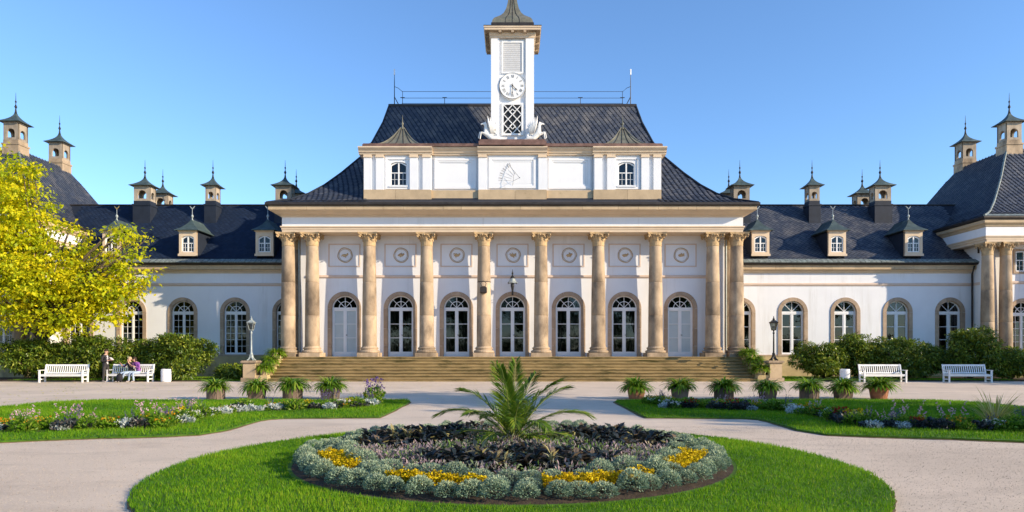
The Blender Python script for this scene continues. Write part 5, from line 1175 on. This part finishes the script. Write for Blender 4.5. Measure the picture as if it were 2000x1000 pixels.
# trees of the garden out of frame: they shade the gravel and are mirrored in the panes
def gtree(x, y, h, r, label, seed):
    random.seed(seed); lumps = []
    for k in range(11):
        a = random.uniform(0, 2*PI); q = random.uniform(.2, .75); z = random.uniform(.38, .92)
        lumps.append(((x+r*q*math.cos(a), y+r*q*math.sin(a), h*z), (r*random.uniform(.3,.5), r*random.uniform(.3,.5), h*random.uniform(.10,.17))))
    return tree('garden_tree', label, (x, y, 0), .32, lumps, 4000, .5, m_greenleaf, 'garden trees around the forecourt', per=10, clump=.45, shell=.3, fork=h*.3)
G1 = gtree(25.5, 12.5, 13, 4.2, 'green garden tree at the side of the forecourt, casting shade on the gravel', 3)
gs = tree_of(G1)
def gcopy(x, y, rz, sc, lb): return copy_tree(G1, (x, y, 0), rz, lb, sc, spec=gs)
for k, (x, y, rz, sc) in enumerate(((36, 7.0, 1, 1.1), (26, -6.5, 3.0, .7), (42, 28.5, 4.0, .8))): gcopy(x, y, rz, sc, 'green garden tree in the shading row beside the forecourt')
for k, x in enumerate((-46,-39,-33,-27,-21,-15,-9,-3,3,9,15,21,27,34,41)): gcopy(x+random.uniform(-1.5,1.5), -30+random.uniform(-5,5), random.uniform(0,6), random.uniform(.95,1.25), 'green garden tree in the row facing the palace steps')
hm = foliage('crown', [((x, 0, 1.3+.3*math.sin(x)), (2.2, 1.1, 1.5)) for x in np.arange(-4, 5, 1.6)], 2600, .35, m_greenleaf, .3, 10, .5)
for k, x in enumerate(range(-44, 45, 8)):
    T = thing('garden_shrub', 'tall dark shrub in the belt under the trees facing the palace', 'shrub', (x, -24+2*math.sin(k*1.7), 0), 'shrub belt facing the palace'); c = bpy.data.objects.new('crown', hm); COL.objects.link(c); c.parent = T; c.scale = (1, 1, 1.35)
random.seed(11)

# ================================================================== SKINNED FIGURES
def skin(name, V, Ed, root, sub=2):
    """V: list of ((x,y,z), radius or (rx,ry)); returns a mesh grown by Skin + Subdivision"""
    me = bpy.data.meshes.new(name+'_cage'); me.from_pydata([v[0] for v in V], Ed, []); o = bpy.data.objects.new(name+'_cage', me); COL.objects.link(o)
    o.modifiers.new('s', 'SKIN'); sm = o.modifiers.new('d', 'SUBSURF'); sm.levels = sub; sm.render_levels = sub
    sv = me.skin_vertices[0].data
    for k, v in enumerate(V):
        r = v[1]; sv[k].radius = (r, r) if not isinstance(r, tuple) else r; sv[k].use_root = (k == root)
    dg = bpy.context.evaluated_depsgraph_get(); dg.update(); out = bpy.data.meshes.new_from_object(o.evaluated_get(dg)); out.name = name
    bpy.data.objects.remove(o); bpy.data.meshes.remove(me)
    out.polygons.foreach_set('use_smooth', [True]*len(out.polygons)); return out
class Fig:
    def __init__(s): s.V = []; s.E = []; s.n = {}
    def a(s, nm, p, r, par=None):
        s.n[nm] = len(s.V); s.V.append((p, r))
        if par: s.E.append((s.n[par], s.n[nm]))
        return s
def hand_fingers(f, side, wrist, fwd, up):
    w_ = Vector(f.V[f.n[wrist]][0]); fwd = Vector(fwd).normalized(); up = Vector(up).normalized(); lat = fwd.cross(up).normalized()
    f.a(side+'palm', tuple(w_+fwd*.06), (.036, .018), wrist); f.a(side+'palm2', tuple(w_+fwd*.095), (.034, .016), side+'palm')
    for k, (o, l) in enumerate(((-.03, .06), (-.01, .075), (.01, .07), (.03, .055))):
        p = w_+fwd*.11+lat*o; f.a(side+'f%d' % k, tuple(p), .0095, side+'palm2'); f.a(side+'g%d' % k, tuple(p+fwd*l*.55+up*.012), .0085, side+'f%d' % k); f.a(side+'h%d' % k, tuple(p+fwd*l*.8+up*.035), .007, side+'g%d' % k)
    f.a(side+'t0', tuple(w_+fwd*.045-lat*.045+up*.01), .011, side+'palm'); f.a(side+'t1', tuple(w_+fwd*.09-lat*.05+up*.03), .009, side+'t0')
def sk_mat(n, c, r=.6): return M(n, c, r, .08, 8)
m_skin = sk_mat('skin', (.55,.33,.23)); m_jacket = sk_mat('charcoal_jacket', (.028,.026,.03), .8); m_trouser = sk_mat('dark_trousers', (.045,.04,.04), .85); m_shirt = sk_mat('pale_shirt', (.6,.55,.55)); m_purple = sk_mat('purple_jacket', (.22,.07,.29)); m_jeans = sk_mat('pale_jeans', (.34,.42,.52), .85); m_blacktop = sk_mat('black_top', (.02,.02,.024), .8); m_brownhair = sk_mat('brown_hair', (.035,.018,.012)); m_fair = sk_mat('fair_hair', (.48,.33,.2)); m_shoe = sk_mat('shoes', (.35,.3,.27)); m_plumtop = sk_mat('dark_plum_sleeve', (.06,.02,.07)); m_eye = sk_mat('eye', (.02,.015,.01)); m_lip = sk_mat('lips', (.4,.14,.12))
def finish_person(name, label, fig, root, loc, rz, regions, hair, headc, face, up=(0,0,1), group=None):
    me = skin(name, fig.V, fig.E, root); mats = []
    for _, mt in regions:
        if mt not in mats: mats.append(mt)
    for mt in mats: me.materials.append(mt)
    for p in me.polygons:
        c = p.center
        for test, mt in regions:
            if test(c): p.material_index = mats.index(mt); break
    T = ob(name, me); tag(T, label, 'person', group); T.location = loc; T.rotation_euler = (0, 0, rz)
    hc = Vector(headc); fd = Vector(face).normalized(); lt = Vector((-fd.y, fd.x, 0))
    def child(nm, mb, mt): o = bpy.data.objects.new(nm, mesh(nm, mb, mt, True)); COL.objects.link(o); o.parent = T
    h = MB(); h.ball(tuple(hc+Vector((0,0,.045))-fd*.022), (.103, .103, .098), 14, 9)
    if hair[1] > 0: h.ball(tuple(hc-fd*.06-Vector((0,0,hair[1]*.5))), (.085, .085, .08+hair[1]*.5), 12, 8)
    child('hair', h, hair[0])
    for s in (-1, 1):
        e = MB(); e.ball(tuple(hc+fd*.086+lt*s*.034+Vector((0,0,.0))), .012, 8, 6); child('eye', e, m_eye)
        e = MB(); e.ball(tuple(hc+lt*s*.092-Vector((0,0,.01))), (.016, .02, .032), 8, 6); child('ear', e, m_skin)
    e = MB(); e.ball(tuple(hc+fd*.105-Vector((0,0,.03))), (.016, .016, .026), 8, 6); child('nose', e, m_skin)
    e = MB(); e.ball(tuple(hc+fd*.088-Vector((0,0,.07))), (.014+.012*abs(lt.x), .014+.012*abs(lt.y), .008), 8, 5); child('mouth', e, m_lip)
    return T
# standing person, facing +X, hands raised in front
f = Fig(); f.a('pelvis', (0,0,.95), (.155,.125)); f.a('waist', (0,0,1.10), (.145,.115), 'pelvis'); f.a('chest', (-.01,0,1.30), (.175,.125), 'waist'); f.a('sh', (-.01,0,1.42), (.15,.10), 'chest'); f.a('neck', (.015,0,1.51), .055, 'sh'); f.a('jaw', (.045,0,1.58), (.072,.075), 'neck'); f.a('skull', (.04,0,1.66), (.09,.10), 'jaw'); f.a('crown', (.03,0,1.735), (.06,.065), 'skull')
for s, nm in ((-1, 'r'), (1, 'l')):
    f.a(nm+'hip', (0, s*.10, .88), .095, 'pelvis'); f.a(nm+'kn', (.02+.03*s, s*.11, .48), .068, nm+'hip'); f.a(nm+'an', (-.02+.05*s, s*.11, .10), .048, nm+'kn'); f.a(nm+'heel', (-.03+.05*s, s*.11, .045), .045, nm+'an'); f.a(nm+'toe', (.17+.05*s, s*.13, .035), .036, nm+'heel')
    f.a(nm+'shd', (-.01, s*.19, 1.40), .068, 'sh'); f.a(nm+'elb', (-.02+.02*s, s*.235, 1.13), .052, nm+'shd'); f.a(nm+'wr', (.25, s*.12, 1.17), .032, nm+'elb'); hand_fingers(f, nm, nm+'wr', (1, -s*.35, .25), (0, 0, 1))
isface = lambda c: c.z > 1.475 and abs(c.y) < .14
P1 = finish_person('person', 'person standing in dark jacket and trousers, looking at hands, beside bench', f, 0, (-22.0, 36.0, 0), R(-12),
    [(lambda c: c.z > 1.475, m_skin), (lambda c: c.x > .225 and c.z > 1.0, m_skin), (lambda c: c.x > .085 and abs(c.y) < .05 and c.z > 1.0, m_shirt), (lambda c: c.z > .84, m_jacket), (lambda c: c.z > .085, m_trouser), (lambda c: True, m_shoe)], (m_brownhair, .0), (.042, 0, 1.655), (1, 0, -.1))
bk = MB(); bk.box(-.01,.01,-.075,.075,-.1,.1); bo = ob('booklet', bk, m_shirt, loc=(-21.64, 35.93, 1.27), rot=(0, -.9, R(-12))); tag(bo, 'small pale booklet held by the standing person', 'booklet')
# seated figures (local: seat at z=.44, facing -Y)
def seated(lean, knees, arms, head, sc=1.0, bend=0.):
    f = Fig(); hx, hy = lean
    f.a('pelvis', (0, -.12, .55), (.16,.13)); f.a('waist', (hx*.3, -.14+hy*.3, .72), (.14,.11), 'pelvis'); f.a('chest', (hx*.7, -.15+hy*.75, .92), (.16,.115), 'waist'); f.a('sh', (hx, -.15+hy, 1.03), (.135,.095), 'chest'); f.a('neck', (hx+head[0]*.4, -.17+hy+head[1]*.4, 1.11), .05, 'sh')
    h = Vector((hx+head[0], -.18+hy+head[1], 1.24)); f.a('jaw', (h.x, h.y-.01, h.z-.07), (.07,.072), 'neck'); f.a('skull', tuple(h), (.088,.095), 'jaw'); f.a('crown', (h.x, h.y+.01, h.z+.075), (.06,.062), 'skull')
    for s, nm, kn, ft in ((-1, 'r', knees[0], knees[1]), (1, 'l', knees[2], knees[3])):
        f.a(nm+'hip', (s*.09, -.17, .53), .092, 'pelvis'); f.a(nm+'kn', kn, .068, nm+'hip'); an = Vector(ft)+Vector((0, .03, .06)); f.a(nm+'an', tuple(an), .045, nm+'kn'); f.a(nm+'heel', (ft[0], ft[1]+.05, .045), .042, nm+'an'); f.a(nm+'toe', (ft[0]+(ft[0]-kn[0])*.1, ft[1]-.15, .035), .034, nm+'heel')
    for s, nm, el, wr, fw in arms:
        f.a(nm+'shd', (hx+s*.17, -.15+hy, 1.01), .062, 'sh'); f.a(nm+'elb', el, .047, nm+'shd'); f.a(nm+'wr', wr, .03, nm+'elb'); hand_fingers(f, nm, nm+'wr', fw, (0, 0, 1))
    return f, h
f, h = seated((-.06, -.10), ((-.20,-.52,.50), (-.22,-.62,0), (.04,-.56,.50), (.02,-.52,0)), ((-1,'ra',(-.30,-.30,.80),(-.22,-.44,.86),(.3,-.6,.5)), (1,'la',(.20,-.28,.78),(.0,-.42,.84),(-.6,-.5,.3))), (-.07,-.04))
finish_person('person', 'seated person in purple jacket and pale jeans on the bench', f, 0, (-20.33, 36.42, 0), R(-18), [(lambda c: c.z > 1.09, m_skin), (lambda c: c.y < -.40 and .72 < c.z, m_skin), (lambda c: c.z > .60 and c.y > -.46, m_purple), (lambda c: c.z > .09, m_jeans), (lambda c: True, m_shoe)], (m_brownhair, .06), tuple(h), (-.6, -.8, 0))
f, h = seated((.02, -.12), ((-.34,-.46,.50), (-.46,-.62,0), (-.10,-.55,.50), (-.30,-.60,0)), ((-1,'ra',(-.32,-.26,.82),(-.34,-.44,.92),(-.2,-.5,.6)), (1,'la',(.22,-.36,.86),(.05,-.42,1.04),(-.3,-.1,.9))), (.02,-.05))
finish_person('person', 'fair-haired seated person in black top leaning over with hand at mouth', f, 0, (-20.75, 36.40, 0), R(-6), [(lambda c: c.z > 1.09, m_skin), (lambda c: c.y < -.42 and .80 < c.z, m_skin), (lambda c: c.z > .60 and abs(c.x-.02) < .16, m_blacktop), (lambda c: c.z > .60, m_plumtop), (lambda c: c.z > .09, m_jeans), (lambda c: True, m_shoe)], (m_fair, .0), tuple(h), (-.2, -1, 0))
bg = MB(); bg.ball((0,0,.24), (.17,.12,.24), 12, 8); bg.tube([(-.08,-.05,.42),(-.06,-.08,.55),(.04,-.08,.56),(.08,-.05,.42)], .015, 5); bo = ob('black_bag', bg, m_blacktop, loc=(-21.12, 35.78, 0), smooth=True); tag(bo, 'black soft bag on the ground by the seated people', 'bag')

# winged sea-horse statues either side of the tower foot
def statue(s):
    f = Fig(); X = lambda x, y, z: (s*x, y, z)
    f.a('belly', X(.42,0,.22), (.15,.19)); f.a('chest', X(.58,0,.48), (.14,.16), 'belly'); f.a('nk1', X(.62,0,.72), (.10,.12), 'chest'); f.a('nk2', X(.62,0,.92), (.075,.10), 'nk1'); f.a('poll', X(.68,0,1.03), (.075,.08), 'nk2'); f.a('muz', X(.85,0,1.0), (.045,.05), 'poll'); f.a('nose', X(.93,0,.97), (.035,.038), 'muz')
    f.a('ear', X(.64,0,1.14), .022, 'poll')
    for q, nm in ((-1,'a'),(1,'b')):
        f.a(nm+'1', X(.72,q*.1,.40), .06, 'chest'); f.a(nm+'2', X(.95+.04*q,q*.12,.52+.04*q), .045, nm+'1'); f.a(nm+'3', X(.98+.05*q,q*.12,.30+.05*q), .032, nm+'2'); f.a(nm+'4', X(1.02+.05*q,q*.12,.10+.06*q), .035, nm+'3')
    pts = [(.22,.12,.13),(.02,.10,.11),(-.10,.22,.10),(-.06,.40,.085),(.08,.44,.07),(.12,.33,.055),(.02,.27,.04)]
    prev = 'belly'
    for k, (x, z, r) in enumerate(pts): f.a('t%d' % k, X(x, .04*k/6, z), r, prev); prev = 't%d' % k
    f.a('fin', X(-.22,0,.06), (.09,.03), 't1'); f.a('fin2', X(-.34,0,.05), (.04,.02), 'fin')
    T = thing('winged_seahorse_statue', 'white winged sea-horse statue rearing beside the clock tower, on ' + ('the feather grass side' if s > 0 else 'the yellow tree side'), 'statue', (s*.98, 39.98, 14.32), 'winged sea-horse statues')
    b = bpy.data.objects.new('body', skin('body', f.V, f.E, 0)); COL.objects.link(b); b.parent = T; b.data.materials.append(m_statue)
    w = MB()
    for k in range(7):
        a = R(78+k*6.5); l = 1.12-.10*k; o_ = (.30-.03*k, .50); ex, ez = o_[0]+l*math.cos(a)*.9, o_[1]+l*math.sin(a)*.86
        mx_, mz = o_[0]+l*.55*math.cos(a)+.03, o_[1]+l*.5*math.sin(a)
        for yy in (-.13,):
            w.tube([X(o_[0], yy+.01*k, o_[1]-.1), X(mx_, yy-.03+.014*k, mz), X(ex, yy+.02+.014*k, ez)], [.05, .062, .012], 6)
    c = bpy.data.objects.new('wing', mesh('wing', w, m_statue, True)); COL.objects.link(c); c.parent = T
    w = MB()
    for k in range(6): w.tube([X(.50-.01*k,0,.55+.09*k), X(.42-.005*k,0,.60+.09*k), X(.44,0,.52+.09*k)], [.04,.035,.01], 5)
    c = bpy.data.objects.new('mane', mesh('mane', w, m_statue, True)); COL.objects.link(c); c.parent = T
statue(-1); statue(1)
